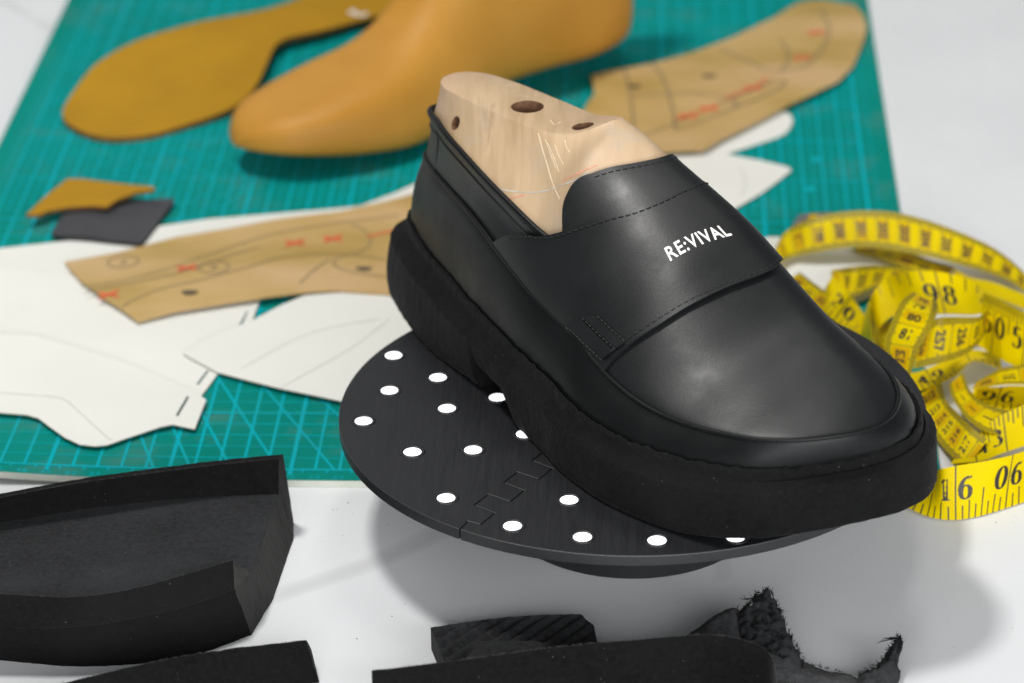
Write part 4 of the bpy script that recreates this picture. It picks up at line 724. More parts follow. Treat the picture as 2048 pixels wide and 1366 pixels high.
def build_flat_leather():
    t = thing("insole_board", "flat mustard insole board beside the tan last", "insole", (14, 44, MATZ))
    zf = lambda x, y: MATZ+.42+.5*math.exp(-((x-9.5)**2+(y-37)**2)/22)*0+.35*sm(y, 38, 46)+.12*math.sin((x+y)*.25)
    curved_sheet("board", PL['INS'], lambda x, y: float(zf(x, y)), .28, (MT['mustard'], MT['mustard_edge']), t, None, .8, True)
    for k, (x, y) in enumerate(((16.75, 52.35), (18.7, 52.3))):
        b = MB(); 
        for (u0, v0, u1, v1) in ((-.45, .2, .3, -.35), (.3, -.35, .5, .1), (-.45, .2, -.1, .5)):
            d = np.array([u1-u0, v1-v0]); q = np.array([-d[1], d[0]])/np.linalg.norm(d)*.14
            c = [(x+u0, y+v0), (x+u1, y+v1)]; P = [(*(np.array(c[0])+q), 0), (*(np.array(c[0])-q), 0), (*(np.array(c[1])-q), 0), (*(np.array(c[1])+q), 0)]
            b.add([(a_, b_, float(zf(a_, b_))+.015+.002*len(b.V)) for a_, b_, _ in P], [(0, 1, 2, 3)])
        b.build("white_mark", MT['white_ink'], t, False)
    z2 = lambda x, y: MATZ+.30+.05*math.sin(x*1.3)
    o = curved_sheet("leather_swatch", PL['S2'], z2, .22, (MT['greyswatch'], MT['edge']))
    tag(o, "charcoal grey leather swatch lying under the mustard swatch", "leather swatch", "leather swatches on the mat")
    P = np.array(PL['S1']); c = P[:, :2].mean(0)
    z1 = lambda x, y: MATZ+.62+.10*(x-c[0])*.3+.045*((x-c[0])**2)*.35-.02*(y-c[1])
    o = curved_sheet("leather_swatch", PL['S1'], z1, .16, (MT['mustard'], MT['mustard_edge']))
    tag(o, "small mustard leather swatch curling up over a grey one", "leather swatch", "leather swatches on the mat")
build_flat_leather()

# ------------------------------------------------------------------ paper patterns
def build_papers():
    def zz(base, tx=0, ty=0, c=(0, 0), wob=.03): return lambda x, y: MATZ+lift(x, y)+base+tx*(x-c[0])+ty*(y-c[1])+wob*math.sin(x*.55+y*.4)*math.sin(y*.6-x*.2)
    lab = dict(P1=("large white card pattern under the left ochre shell", .06, 0, 0), P2=("white card pattern with a notched square end, middle of the left overlap", .13, 0, 0),
               P3=("white card pattern with a wavy lower edge at the left", .27, .0, .012), P4=("white card pattern tapering in under the turntable disc", .24, 0, -.004),
               Q1=("narrow white card strip with rounded end under the right ochre shell", .07, 0, 0), Q2=("white card pattern with a sharp pointed tip behind the loafer", .11, 0, 0),
               Q3=("white card pattern under the yellow tape measure", .07, 0, 0))
    for k, (l, b, tx, ty) in lab.items():
        P = np.array(PL[k]); o = curved_sheet("paper_pattern", P, zz(b, tx, ty, P[:, :2].mean(0), .03 if k != 'Q1' else .02), .035, (MT['card'], MT['cardedge']), None, None, 1.0, False)
        tag(o, l, "paper pattern", "white card patterns on the cutting mat")
        slots = dict(P1=['P1s1'], P2=['P2s', 'P2t'], P3=['P3s']).get(k, [])
        if slots:
            cs = []
            for s in slots:
                V, F = prism(np.array(PL[s]), -.5, 2.5); c = mesh("slot", V, F, MT['card'], None, False, (0, 0, 0)); fix_normals(c); cs.append(c)
            cut(o, cs)
    mk = DATA['marks']
    def line(bm, P, w, zf, m=0, n=40, d=.02):
        P = spl(np.c_[np.array(P), np.zeros(len(P))], n)[:, :2] if len(P) > 2 else np.array([np.array(P[0])*(1-f)+np.array(P[1])*f for f in np.linspace(0, 1, 6)])
        T = np.gradient(P, axis=0); T /= np.linalg.norm(T, axis=1, keepdims=True)+1e-9; N = np.c_[-T[:, 1], T[:, 0]]*w/2
        V = []
        for p, q in zip(P, N): V += [(*(p+q), zf(*(p+q))+d), (*(p-q), zf(*(p-q))+d)]
        bm.add(V, [(2*i, 2*i+1, 2*i+3, 2*i+2) for i in range(len(P)-1)], m)
    # pencil construction lines on the card
    def pen(o, z, Ls, w=.035):
        for L in Ls:
            b = MB(); line(b, L, w, z, 0, 40, .012); b.build("pencil_line", MT['pencilw'], o, False, None)
    objs = {o['label']: o for o in COL.objects if o.get('category') == "paper pattern"}
    g = lambda k: objs[lab[k][0]]
    def zk(k): 
        P = np.array(PL[k]); l, b, tx, ty = lab[k]; return zz(b, tx, ty, P[:, :2].mean(0), .03 if k != 'Q1' else .02)
    pen(g('P3'), zk('P3'), [[(5.35, 7.05), (7.77, 6.67), (8.13, 6.54), (9.1, 5.26), (10.06, 3.87), (10.8, 2.85)]])
    pen(g('P1'), zk('P1'), [[(3.7, 15.86), (5.38, 16.67), (7.0, 17.5)], [(4.5, 12.9), (6.3, 14.39), (8.0, 16.2)]])
    pen(g('P4'), zk('P4'), [[(15.42, 9.55), (18.07, 13.14), (21.06, 14.61)], [(17.33, 7.68), (19.98, 11.58), (21.51, 14.62)]], .03)
    pen(g('Q2'), zk('Q2'), [[(37.4, 32.4), (37.62, 31.3), (37.65, 30.0), (37.45, 28.9)]], .04)
    # ochre shells with pencil lines and red marks
    zk1 = lambda x, y: MATZ+.34+.16*math.sin((x-8)*.35)*.6+.07*math.cos(y*.7)
    zk2 = lambda x, y: MATZ+.34+.10*math.sin((x-30)*.3)+.06*math.cos(y*.6)
    k1 = curved_sheet("tape_shell_pattern", PL['K1'], zk1, .07, (MT['shell'], MT['shell']), None, None, .7)
    tag(k1, "ochre shell pattern left of the loafer with circled pencil numbers", "shell pattern", "ochre shell patterns")
    k2 = curved_sheet("tape_shell_pattern", PL['K2'], zk2, .07, (MT['shell'], MT['shell']), None, None, .7)
    tag(k2, "ochre shell pattern behind the loafer with rounded far end", "shell pattern", "ochre shell patterns")
    for o, z, pre in ((k1, zk1, 'k1'), (k2, zk2, 'k2')):
        for k, L in mk.items():
            if k.startswith(pre):
                b = MB(); line(b, L, .07 if pre == 'k1' else .11, z); b.build("pencil_line", MT['pencil'], o, False)
    def cross(bm, c, s, z, rot=.2):
        for a in (rot+.5, rot-.5):
            d = np.array([math.cos(a), math.sin(a)*1.3])*s; line(bm, [np.array(c)-d, np.array(c)+d], .15, z, 0, 8, .03+.004*(a > rot))
    for o, z, xs, rs in ((k1, zk1, ('x1', 'x2', 'x3', 'x4'), ('r1',)), (k2, zk2, ('y1', 'y2', 'y3', 'y4', 'y5'), ('r2', 'r3'))):
        for x in xs:
            b = MB(); cross(b, mk[x][0], .5, z); b.build("red_mark", MT['red'], o, False)
        for r in rs:
            b = MB(); line(b, mk[r], .12, z, 0, 20, .028); b.build("red_mark", MT['red'], o, False)
    for c, dig in (('c1', '2'), ('c2', '3')):
        b = MB(); x, y = mk[c][0]; line(b, [(x+.72*math.cos(a), y+.72*math.sin(a)) for a in np.linspace(0, 6.2, 14)], .07, zk1, 0, 50, .024)
        for V, F in text_mesh(dig, .8, 'CENTER'): b.add([(x+u, y-.28+v, zk1(x+u, y+v)+.024) for u, v in V], F)
        b.build("circled_number", MT['pencil'], k1, False)
    for o, z, ks in ((k1, zk1, ('o1', 'o2')), (k2, zk2, ('o3', 'o4'))):
        for k in ks:
            b = MB(); x, y = mk[k][0]; P = [(x+.38*math.cos(a)*(1+.2*math.sin(3*a)), y+.26*math.sin(a)) for a in np.linspace(0, 2*math.pi, 14)[:-1]]
            b.add([(u, v, z(u, v)+.026) for u, v in P], [tuple(range(13))])
            b.build("ink_dot", MT['ink'], o, False)
build_papers()

# ------------------------------------------------------------------ yellow tape measure
# Didone figures as pen strokes: lists of polylines in a 0.6 x 1 box, thick where the stroke runs upright
def arc(cx, cy, rx, ry, a0, a1, n=16): return [(cx+rx*math.cos(math.radians(a)), cy+ry*math.sin(math.radians(a))) for a in np.linspace(a0, a1, n)]
GL = {'0': [arc(.3, .5, .24, .46, 0, 360, 30)], '1': [[(.3, .03), (.3, .97)], [(.1, .04), (.5, .04)], [(.3, .95), (.12, .84)]],
      '2': [arc(.3, .72, .2, .24, 170, -40, 14)+[(.12, .08)], [(.1, .08), (.52, .08)], [(.12, .76), (.13, .7)]],
      '3': [arc(.27, .74, .2, .22, 150, -80, 14), arc(.27, .28, .24, .25, 80, -150, 16)], '4': [[(.40, .03), (.40, .97)], [(.40, .95), (.06, .32)], [(.04, .3), (.56, .3)]],
      '5': [[(.5, .93), (.16, .93)], [(.16, .93), (.13, .55)], arc(.28, .32, .23, .29, 130, -150, 18), [(.3, .95), (.5, .95)]],
      '6': [arc(.3, .3, .22, .28, 0, 360, 24), arc(.46, .36, .4, .58, 180, 95, 10), [(.44, .94), (.46, .86)]], '7': [[(.08, .93), (.54, .93)], [(.52, .93), (.27, .5), (.25, .03)], [(.09, .93), (.09, .8)]],
      '8': [arc(.3, .74, .18, .21, 0, 360, 22), arc(.3, .28, .23, .26, 0, 360, 24)], '9': [arc(.3, .7, .22, .28, 0, 360, 24), arc(.14, .64, .4, .58, 0, -85, 10), [(.16, .06), (.14, .14)]]}
def glyph(ch):
    V, F = [], []
    for L in GL[ch]:
        P = np.array(L, float)
        if len(P) == 2: P = np.array([P[0]*(1-f)+P[1]*f for f in np.linspace(0, 1, 5)])
        T = np.gradient(P, axis=0); T /= np.linalg.norm(T, axis=1, keepdims=True)+1e-9
        w = .03+.085*np.abs(T[:, 1])**2.2; N = np.c_[-T[:, 1], T[:, 0]]*w[:, None]; o = len(V)
        for p, q in zip(P, N): V += [tuple(p+q), tuple(p-q)]
        F += [(o+2*i, o+2*i+1, o+2*i+3, o+2*i+2) for i in range(len(P)-1)]
    return V, F
def build_tape():
    t = thing("measuring_tape", "tangled yellow tape measure with black numbers beside the toe", "tape measure", (45.5, 9, 0))
    spec = dict(
        T1=dict(side='cm', d0=196, dirn=-1, upn=1), T2=dict(side='cm', d0=None), T5=dict(side='inch', edge='B', ph=None, marks=[(.13, '9', '7', .30), (.66, '9', '8', .30), (.97, '9', '9', .24)]),
        T6=dict(side='cm', d0=78, dirn=-1, upn=-1, step=1), T7=dict(side='cm', d0=253, dirn=-1, upn=-1, step=1), T8=dict(side='inch', edge='B', fine=True, marks=[(.28, '5', '0', .33), (.86, '5', '', .33)]),
        T9=dict(side='none'), T10=dict(side='inch', edge='A', marks=[(.3, '4', '9', .3)]), T11=dict(side='cm', d0=212, dirn=1, upn=-1, step=1), T12=dict(side='cm', d0=None, ones=True),
        T13=dict(side='inch', edge='A', marks=[(.42, '9', '6', .34)]), T14=dict(side='cm', d0=None), T15=dict(side='inch', edge='B', marks=[(.28, '', '4', .3), (.72, '3', '', .38)]),
        T16=dict(side='inch', edge='A', marks=[(.375, '1', '6', .36), (.80, '0', '6', .40)]), T17=dict(side='cm', d0=None), T18=dict(side='cm', d0=220, dirn=-1, upn=1), T19=dict(side='inch', edge='A', marks=[(.52, '2', '0', .32)]),
        T20=dict(side='none'), T21=dict(side='cm', d0=112, dirn=1, upn=-1))
    for key, rows in DATA['bands'].items():
        R_ = np.array(rows); n = 64; X = spl(R_, n); A, B = X[:, :3], X[:, 3:]
        mid = (A+B)/2; L = np.r_[0, np.cumsum(np.linalg.norm(np.diff(mid, axis=0), axis=1))]; tot = L[-1]
        cam_ = CAM_POS
        def at(u, v, lift_=0.):
            """point at length u (cm) and width fraction v (0 = A edge), lifted towards the seen side"""
            u = np.atleast_1d(np.asarray(u, float)); v = np.atleast_1d(np.asarray(v, float))
            a = np.stack([np.interp(u, L, A[:, k]) for k in range(3)], 1); b = np.stack([np.interp(u, L, B[:, k]) for k in range(3)], 1)
            T = np.stack([np.interp(u, L, np.gradient(mid[:, k], L)) for k in range(3)], 1); p = a+(b-a)*v[:, None]
            N = np.cross(T, b-a); N /= np.linalg.norm(N, axis=1, keepdims=True)+1e-9
            sg = np.sign(((cam_-p)*N).sum(1)); sg[sg == 0] = 1; s0 = np.sign(np.median(sg)); N *= s0
            cup = .05*np.sin(np.pi*v)[:, None]
            return p+N*(lift_-cup)
        g = MB(); us = np.linspace(0, tot, n); vs = np.linspace(0, 1, 9)
        P = np.array([at(np.full(9, u), vs, .012) for u in us]); Q = np.array([at(np.full(9, u), vs, -.012) for u in us])
        m = n*9; V = np.vstack([P.reshape(-1, 3), Q.reshape(-1, 3)]); F = grid_faces(n, 9)+[f[::-1] for f in grid_faces(n, 9, off=m)]
        per = list(range(9))+[i*9+8 for i in range(1, n)]+[(n-1)*9+j for j in range(7, -1, -1)]+[i*9 for i in range(n-2, 0, -1)]
        F += [(per[k], per[k-1], m+per[k-1], m+per[k]) for k in range(len(per))]
        o = mesh("tape_band", V, F, MT['tape'], t); fix_normals(o); autosmooth(o, 60)
        sp = spec[key]; wid = float(np.median(np.linalg.norm(A-B, axis=1)))
        pr = MB()
        def quad(u0, u1, v0, v1, lv, mat, k=4):
            u0, u1 = max(0, u0), min(tot, u1)
            if u1-u0 < .005: return
            nu = max(2, int((u1-u0)/.25)+1); nv = max(2, int(abs(v1-v0)/.12)+1); uu = np.linspace(u0, u1, nu); vv = np.linspace(v0, v1, nv)
            Vq = np.array([at(np.full(nv, u), vv, lv) for u in uu]).reshape(-1, 3); pr.add(Vq, grid_faces(nu, nv), mat)
        def flipv(v, e): return v if e == 'A' else 1-v
        if sp['side'] == 'cm':
            k = int(tot*10)
            for i in range(k+1):
                u = i*.1; ln = .16 if i % 10 else .24
                for e in 'AB': quad(u-.027, u+.027, flipv(0.0, e), flipv(.17 if i % 5 else .22, e), .016, 1)
            for i in range(int(tot)+1):
                quad(i-.012, i+.012, .0, 1., .017, 1)
                if i % 2 == 0 or key in ('T1', 'T18'): quad(i+.08, i+(.92 if key not in ('T1', 'T18') else .55), .22, .78, .0145, 0)
                c = i+.5
                if sp.get('ones'): st = '1'
                elif sp['d0'] is not None: st = str(sp['d0']+i*sp.get('step', 1))
                else: st = str(30+i)
                if key in ('T7',): st = {0: '254'}.get(i, str(254+i))
                if key in ('T1', 'T18'): c = i+.30
                if c > tot: continue
                for Vt, Ft in text_mesh(st, (.60 if len(st) > 2 else .70), 'CENTER', .02):
                    Vt = np.array(Vt); du = sp.get('upn', 1); dv = sp.get('dirn', 1)
                    uu = c+du*(Vt[:, 1]-.2); vv = .5+dv*Vt[:, 0]/wid
                    pr.add(at(np.clip(uu, 0, tot), vv, .02), Ft, 1)
        elif sp['side'] == 'inch':
            e = sp['edge']; m0 = sp['marks'][0][0]*tot; step = 2.54/8
            pos = [f*tot for f, *_ in sp['marks']]; stp = (pos[1]-pos[0])/8 if len(pos) > 1 else step
            if sp.get('fine'):
                for i in range(-40, 60): quad(m0+i*.12-.02, m0+i*.12+.02, flipv(0, e), flipv(.14, e), .016, 1)
            for i in range(-30, 40):
                u = m0+i*stp; ln = {0: 1.0, 4: .52, 2: .34, 6: .34}.get(i % 8, .25)
                quad(u-.03, u+.03, flipv(0, e), flipv(ln, e), .016, 1)
            for f, a, b, v0 in sp['marks']:
                for ch, sx in ((a, -1), (b, 1)):
                    if not ch: continue
                    Vt, Ft = glyph(ch); Vt = np.array(Vt); H = .92
                    # upright as seen: away from edge A when A is the lower edge
                    uu = f*tot+sx*.42+(Vt[:, 0]-.3)*H; vv = v0+Vt[:, 1]*H/wid
                    if e == 'B': vv = 1-(.30+.0)-(1-Vt[:, 1])*H/wid if True else vv
                    pr.add(at(np.clip(uu, 0, tot), np.clip(vv, .02, .98), .02), Ft, 1)
        if pr.V:
            q = pr.build("tape_print", [MT['tape_gold'], MT['tape_ink']], o, False); q['kind'] = 'stuff'
    # metal tip of the tape, lying behind
    c = np.array([40.65, 25.7, .45]); b = MB()
    P = [(-.9, -.75), (.8, -.2), (1.0, .75), (-.5, .45)]
    V, F = prism([(c[0]+x, c[1]+y) for x, y in P], .5, .66); b.add(V, F)
    o = b.build("metal_tip", MT['steel'], t, False); fix_normals(o); bevel(o, .04)
    V, F = prism([(c[0]+x, c[1]+y) for x, y in ((-.15, -.15), (.35, -.05), (.4, .35), (-.05, .3))], .67, .70); oo = mesh("rivet", V, F, MT['tape_gold'], o, False)
build_tape()

# ------------------------------------------------------------------ black foam offcuts in front
def relief(V, N=None, a=.02, s=3.0, a2=.012, s2=9.0):
    V = np.array(V, float)
    for i, (x, y, z) in enumerate(V):
        V[i] += np.array([nz(x+9, y, z, s), nz(x, y+7, z, s), nz(x, y, z+5, s)])*a+np.array([nz(x+3, y, z, s2), nz(x, y+2, z, s2), nz(x, y, z+1, s2)])*a2
    return V
def fuzz(name, pts, nrm, count, lo, hi, parent, wid=.012, mat=None, spread=.5):
    bm = MB(); pts = np.asarray(pts, float)
    for k in range(count):
        f = rng.uniform(0, len(pts)-1.001); i = int(f); p = pts[i]*(1-f+i)+pts[i+1]*(f-i); d = np.array(nrm, float)+rng.normal(0, spread, 3); d /= np.linalg.norm(d)
        L = rng.uniform(lo, hi); a = np.cross(d, [.3, .1, 1.]); a = a/np.linalg.norm(a)*wid; b = np.cross(a, d); q = p+d*L*.55+rng.normal(0, .15, 3)*L
        bm.add([p-a, p+a*.5+b, p+a*.5-b, q-a*.6, q+a*.4+b*.5, p+d*L+rng.normal(0, .2, 3)*L], [(0, 1, 4, 3), (1, 2, 4), (2, 0, 3, 4), (3, 4, 5), (0, 2, 1)])
    o = bm.build(name, mat or MT['foam'], parent, False); o['kind'] = 'stuff'; return o
def build_cupsole():
    t = thing("foam_cup_sole", "big black foam cup sole offcut with a notched sawn end", "foam offcut", (12, -8, 0))
    # profile curves running along the piece (left, off frame -> cut end), each (x,y,z)
    c = dict(DATA['cup'])
    c['bo'] = [(x+.1, y+.5, z-.05) for x, y, z in c['bt']]; c['bb'] = [(x+.35, y+.75, 0.) for x, y, z in c['bt']]
    order = ['fb', 'fr', 'fs', 'ft', 'fi', 'bi', 'bt', 'bo', 'bb']; n = 90
    curves = [spl(c[k], n) for k in order]
    rows = []; reps = [5, 3, 2, 4, 10, 4, 1, 6]
    for (a, b, r) in zip(curves[:-1], curves[1:], reps):
        for k in range(r): rows.append(a*(1-k/r)+b*k/r)
    rows.append(curves[-1]); idx = np.r_[0, np.cumsum(reps)]
    P = np.array(rows)
    # floor dishes gently
    V = relief(P.reshape(-1, 3), a=.018, s=2.5, a2=.014, s2=8)
    F = grid_faces(len(rows), n); m = len(rows)
    F.append(tuple(range((m-1)*n, m*n))[::-1]+tuple(range(n)))
    k0, k1 = idx[4], idx[5]; lo_, hi_ = k0*(n-1), k1*(n-1)
    o = mesh("sole_body", V, F[:lo_]+F[hi_:], MT['foam'], t); fix_normals(o); autosmooth(o, 45)
    o = mesh("inner_floor", V[k0*n:(k1+1)*n], grid_faces(k1-k0+1, n), MT['foamfloor'], t); fix_normals(o)
    # sawn end face: fan between the end points, with saw grooves
    E = np.array([P[i, -1] for i in range(m)]); e = {k: E[idx[i]] for i, k in enumerate(order)}
    bulge = np.array([19.55, -6.3, 0]); mid1 = np.array([18.75, -9.6, 0])
    pts = [e['fb'], e['fr'], e['fs'], e['ft'], e['fi'], e['bi'], e['bt'], e['bo'], e['bb'], np.array([19.35, -4.6, .0]), np.array([19.5, -6.2, .0]), np.array([19.05, -8.5, 0])]
    # bottom edge of the cut sits further out than its top edge, as in a slanting saw cut
    polyA = [e['fr'], e['fs'], e['ft'], e['fi']]
    b1 = MB()
    # front stub end: between rim profile and bottom
    fi_b = np.array([18.85, -8.9, 0.0])
    def face(q, k=14, l=6):
        q = [np.array(x) for x in q]; G = np.array([[(q[0]*(1-u)+q[1]*u)*(1-v)+(q[3]*(1-u)+q[2]*u)*v for u in np.linspace(0, 1, k)] for v in np.linspace(0, 1, l)])
        V_ = G.reshape(-1, 3); V_ = V_+np.array([[.02*nz(z*9+2, (x+y)*1.2, 1)+.012*nz(z*25, x*2, y*2), 0.02*nz(z*9, x+y, 4), 0] for x, y, z in V_]); b1.add(V_, grid_faces(l, k))
    face([e['fb'], fi_b, e['fi'], e['fr']], 16, 8)
    b1.add([e['fr'], e['fi'], e['ft'], e['fs']], [(0, 1, 2, 3)])
    face([fi_b, np.array([19.15, -4.2, 0]), e['bi'], e['fi']], 40, 8)
    face([np.array([19.15, -4.2, 0]), e['bb'], e['bo'], e['bi']], 14, 8)
    b1.add([e['bi'], e['bo'], e['bt']], [(0, 1, 2)])
    o = b1.build("sawn_face", MT['foamcut'], t); autosmooth(o, 40)
    fuzz("foam_nap", curves[6], (0, .2, 1), 800, .03, .10, t, .006, MT['nap'], .6)
    fuzz("foam_nap", curves[3], (0, .1, 1), 500, .02, .07, t, .006, MT['nap'], .6)
    fuzz("foam_nap", curves[1], (0, -.6, .6), 300, .02, .06, t, .006, MT['nap'], .6)
    fuzz("foam_nap", curves[0]+np.array([0, -.02, .03]), (0, -1, .0), 200, .02, .07, t, .006, MT['nap'], .5)
build_cupsole()
def slab(name, label, top, depth_vec, z0, mat, grp=None, fuzzn=150, fall=.0, lean_=(0, -.12, 0)):
    """foam slab standing on the table: `top` is its upper near edge (x,y,z), swept away from the viewer by depth_vec"""
    T = np.array(top, float); t = thing(name, label, "foam offcut", (*T[:, :2].mean(0), 0), grp)
    n = 70; c = spl(T, n); d = np.array(depth_vec); rows = []
    lean = np.array(lean_)
    bottom = c.copy(); bottom[:, 2] = z0; bottom += lean
    K = 9
    for k in range(K): rows.append(bottom*(1-k/K)+c*k/K)
    rows += [c-np.array([0, 0, .03]), c+d*.03+np.array([0, 0, .015])]
    for f in (.2, .5, .8, .97): rows.append(c+d*f-np.array([0, 0, fall*f**1.3]))
    rows.append(c+d+np.array([0, 0, -.05-fall])); bb = c+d; bb[:, 2] = z0; rows.append(bb)
    V = relief(np.array(rows).reshape(-1, 3), a=.03, s=1.6, a2=.018, s2=7); m = len(rows)
    F = grid_faces(m, n, closed_r=True)+[tuple(i*n for i in range(m)), tuple(i*n+n-1 for i in range(m))[::-1]]
    o = mesh("foam_body", V, F, mat, t); fix_normals(o); autosmooth(o, 50)
    fuzz("foam_nap", c+np.array([0, 0, .01]), (0, .1, 1), fuzzn, .03, .11, t, .006, MT['nap'], .55)
    return t
slab("foam_slab", "black foam slab below the cup sole with a napped upper edge", [(8.0, -20.2, 1.6), (12.6, -17.7, 1.7), (16.5, -15.95, 1.75), (20.74, -14.55, 1.6)], (.1, .9, 0), 0.0, MT['foam'], "cut foam slabs", 700, 1.0, (.45, -.3, 0))
slab("foam_slab", "long black foam sole slab with a rounded end in the near middle", [(23.47, -18.02, 2.5), (26.42, -17.27, 2.5), (30.42, -16.17, 2.5), (33.12, -15.67, 2.5), (35.37, -15.32, 2.5), (36.42, -15.47, 2.45), (37.27, -15.87, 2.35), (37.62, -16.32, 2.25), (37.74, -17.12, 2.2), (37.77, -18.32, 2.2)], (-.05, .5, -.0), 0.0, MT['foam'], "cut foam slabs", 1100, .45)
def build_ribbed():
    t = thing("ribbed_foam_block", "small black ribbed outsole block behind the long foam slab", "foam offcut", (28.5, -13.2, 0))
    zt = .95; q = [(25.15, -12.45), (31.1, -11.35), (31.45, -14.2), (25.95, -15.3)]
    nu, nv = 150, 46; G = []
    a, b, c, d = [np.array(x) for x in q]
    for v in np.linspace(0, 1, nv):
        for u in np.linspace(0, 1, nu):
            p = (a*(1-u)+b*u)*(1-v)+(d*(1-u)+c*u)*v+np.array([0, .28*math.sin(math.pi*u)*(1-v)])
            # rounded far right corner
            k = max(0, u-.9)/.1; p = p+np.array([-.25*k**2*max(0, 1-v*4), -.35*k**2*max(0, 1-v*3)])
            w = (p[0]*.82-p[1]*.57)*11.5; rib = .5+.5*math.sin(w); edge = min(u, 1-u, v*1.2, 1)/.05; edge = min(1, edge)
            bx, by = (p[0]-28.15)/1.62, (p[1]+14.45)/1.2; boss = 1-sm(max(abs(bx)*.98+.22*max(0, by), abs(by)), .78, 1.0)
            z = zt-.20*(1-rib)**1.2*edge*(1-boss)+.10*boss*1.0-.02*boss*rib
            G.append((*p, z+.02*nz(p[0]*5, p[1]*5, 1)))
    P = np.array(G).reshape(nv, nu, 3); per = [(0, j) for j in range(nu)]+[(i, nu-1) for i in range(1, nv)]+[(nv-1, j) for j in range(nu-2, -1, -1)]+[(i, 0) for i in range(nv-2, 0, -1)]
    E = [P[i, j]*np.array([1, 1, 0]) for i, j in per]; m = nv*nu; n = len(per)
    V = np.vstack([P.reshape(-1, 3), np.array(E)]); F = grid_faces(nv, nu)+[(i*nu+j, per[k-1][0]*nu+per[k-1][1], m+(k-1) % n, m+k) for k, (i, j) in enumerate(per)]+[tuple(m+k for k in range(n))]
    o = mesh("ribbed_body", V, F, MT['foamfloor'], t); fix_normals(o); autosmooth(o, 60)
build_ribbed()
def blob(poly, zb, zf, step=.13, rough=.06, sc=3.5):
    """lumpy closed body over an outline, between the heights zb(x,y) and zf(x,y)"""
    P = spl(np.c_[np.array(poly, float)[:, :2], np.zeros(len(poly))], 120, closed=True)[:, :2]
    bm = bmesh.new(); f = bm.faces.new([bm.verts.new((x, y, 0)) for x, y in P]); lo, hi = P.min(0), P.max(0)
    for k, a in ((0, (1, 0, 0)), (1, (0, 1, 0))):
        for v in np.arange(lo[k]+step, hi[k], step):
            c = [0, 0, 0]; c[k] = v; bmesh.ops.bisect_plane(bm, geom=bm.verts[:]+bm.edges[:]+bm.faces[:], plane_co=c, plane_no=a)
    bmesh.ops.triangulate(bm, faces=bm.faces[:]); bm.verts.index_update()
    V = np.array([v.co[:] for v in bm.verts]); F = [tuple(v.index for v in f.verts) for f in bm.faces]
    ed = [(e.verts[0].index, e.verts[1].index) for e in bm.edges if len(e.link_faces) == 1]; bm.free()
    dist = np.array([np.min(np.linalg.norm(P-v[:2], axis=1)) for v in V]); top = V.copy(); bot = V.copy()
    for i, (x, y, _) in enumerate(V):
        h, z0 = zf(x, y), max(.02, zb(x, y)); top[i, 2] = z0+(h-z0)*min(1, .45+1.6*dist[i]); bot[i, 2] = z0
        top[i] += np.array([nz(x, y, 3, sc), nz(x, y, 8, sc), 1.6*nz(x, y, 1, sc*1.4)+.8*nz(x, y, 2, sc*3)])*rough
        top[i, 2] = max(top[i, 2], z0+.01)
    m = len(V)
    return np.vstack([top, bot]), F+[tuple(m+j for j in f[::-1]) for f in F]+[(a, b, m+b, m+a) for a, b in ed]
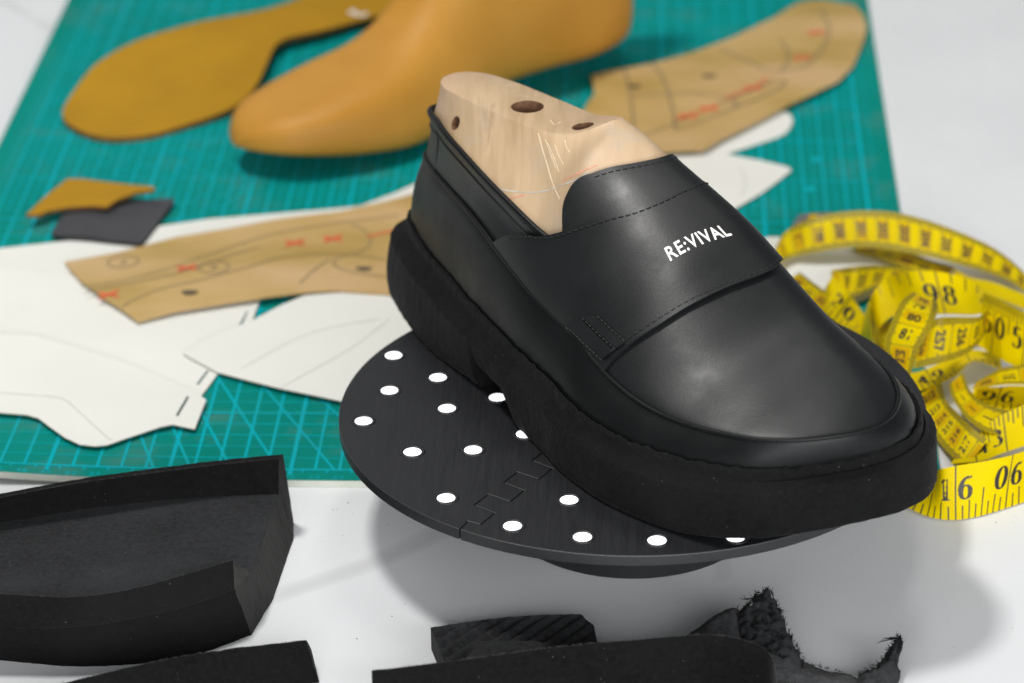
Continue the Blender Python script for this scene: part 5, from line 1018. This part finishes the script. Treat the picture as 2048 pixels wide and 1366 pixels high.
def build_torn():
    t = thing("torn_foam_wedge", "torn black foam wedge with shaggy peak and smooth flap", "foam offcut", (37.5, -13, 0), "torn foam scraps")
    pl_ = lambda c, k=.33, y0=-15.2: (lambda x, y: k*(y-y0)+c)
    V, F = blob([(34.57, -12.92), (35.12, -12.4), (35.66, -11.91), (36.28, -11.53), (36.56, -11.6), (36.75, -12.5), (36.7, -13.7), (36.2, -13.7), (35.1, -13.6), (34.7, -13.3)], pl_(-.05), pl_(.42), .14, .03, 2)
    o = mesh("smooth_flap", V, F, MT['foamgrey'], t); fix_normals(o); autosmooth(o, 60)
    lump = [(36.5, -11.67), (36.92, -11.48), (37.13, -11.1), (37.32, -10.89), (37.55, -10.74), (37.75, -10.72), (37.89, -11.23), (38.14, -11.81), (38.34, -12.48), (38.5, -12.98), (38.89, -13.9), (38.8, -14.6), (38.1, -14.7), (37.4, -14.2), (36.6, -13.8), (36.4, -13.0)]
    V, F = blob(lump, pl_(-.15), pl_(.50), .10, .14, 3.4)
    o = mesh("shaggy_lump", V, F, MT['foamfloor'], t); fix_normals(o)
    zt = pl_(.25); edge = [(x, y, zt(x, y)) for x, y in lump[:12]]
    fuzz("torn_fibre", edge, (.2, .4, .3), 190, .05, .24, t, .02, MT['foam2'], .8)
    inner = [(x, y, pl_(.52)(x, y)) for x, y in ((36.7, -12.0), (37.4, -11.3), (37.9, -12.2), (37.0, -12.8), (38.2, -13.3), (37.2, -13.8), (38.3, -14.2), (36.8, -13.6))]
    fuzz("torn_fibre", inner, (0, .1, 1), 520, .06, .24, t, .018, MT['foam2'], .8)
    fuzz("torn_fibre", [(36.95, -11.4, 1.62), (37.1, -11.2, 1.66)], (-.75, .4, .3), 4, .3, .5, t, .02, MT['foam2'], .2)
    fuzz("torn_fibre", [(38.0, -11.55, 1.42), (38.1, -11.75, 1.4)], (.8, -.5, .0), 4, .4, .6, t, .024, MT['foam2'], .15)
    s = thing("torn_foam_strip", "black foam strip whose torn end curls up to a spiky tip", "foam offcut", (41, -14, 0), "torn foam scraps")
    V, F = blob([(37.75, -13.33), (38.91, -13.58), (39.59, -14.09), (40.71, -14.45), (41.25, -15.15), (41.54, -16.66), (40.8, -17.5), (37.97, -17.2)], pl_(-.3, .12, -16), lambda x, y: .12*(y+16)+.38+.08*math.sin((y+x*.42)*5.0), .12, .03, 2.2)
    o = mesh("strip_body", V, F, MT['foamgrey'], s); fix_normals(o); autosmooth(o, 60)
    tip = [(40.83, -14.84), (41.39, -14.44), (41.89, -13.83), (42.14, -13.31), (42.42, -12.92), (42.55, -13.07), (42.42, -13.54), (42.28, -14.08), (42.4, -14.5), (42.2, -15.0), (41.95, -15.7), (41.5, -17.0), (40.9, -16.6), (40.6, -15.6)]
    V, F = blob(tip, pl_(-.12, .3, -16), pl_(.42, .3, -16), .09, .09, 3.5)
    o = mesh("curled_tip", V, F, MT['foamfloor'], s); fix_normals(o)
    zt = pl_(.2, .3, -16)
    fuzz("torn_fibre", [(x+.08, y-.04, zt(x, y)) for x, y in tip[:5]], (-.8, .45, .15), 120, .08, .30, s, .02, MT['foam2'], .4)
    fuzz("torn_fibre", [(42.3, -13.15, 1.1), (42.36, -13.05, 1.12)], (-1, -.2, .05), 5, .5, .8, s, .03, MT['foam2'], .08)
    fuzz("torn_fibre", [(x-.06, y-.05, zt(x, y)) for x, y in tip[4:8]], (.5, .5, .1), 50, .08, .28, s, .02, MT['foam2'], .5)
    fuzz("torn_fibre", [(39.2, -13.95, .45), (40.4, -14.45, .42)], (.1, .8, .2), 24, .05, .2, s, .018, MT['foam2'], .5)
    fuzz("torn_fibre", [(41.0, -15.2, .5), (41.8, -14.4, .75), (42.2, -13.6, .95)], (-.2, .2, 1), 180, .06, .22, s, .018, MT['foam2'], .7)
build_torn()
# specks of foam dust on the worktop
def crumbs():
    b = MB()
    for (x0, y0, x1, y1, k) in ((19.5, -7, 24, -1.2, 9), (24, -12.5, 34, -10.5, 4), (46, -3, 50, -1.5, 4), (20, -12, 24, -8, 3), (44, -12, 48, -8, 3)):
        for _ in range(k):
            x, y, r = rng.uniform(x0, x1), rng.uniform(y0, y1), rng.uniform(.01, .035)
            P = [(x+r*rng.uniform(.6, 1.4)*math.cos(a), y+r*rng.uniform(.6, 1.4)*math.sin(a), .004) for a in np.linspace(0, 5.2, 6)]+[(x, y, r*.8)]
            b.add(P, [(i, (i+1) % 6, 6) for i in range(6)])
    o = b.build("foam_crumbs", MT['foam'], None, True, (24, -8, 0)); o['kind'] = 'stuff'; o['label'] = "fine black foam dust on the white worktop"
crumbs()
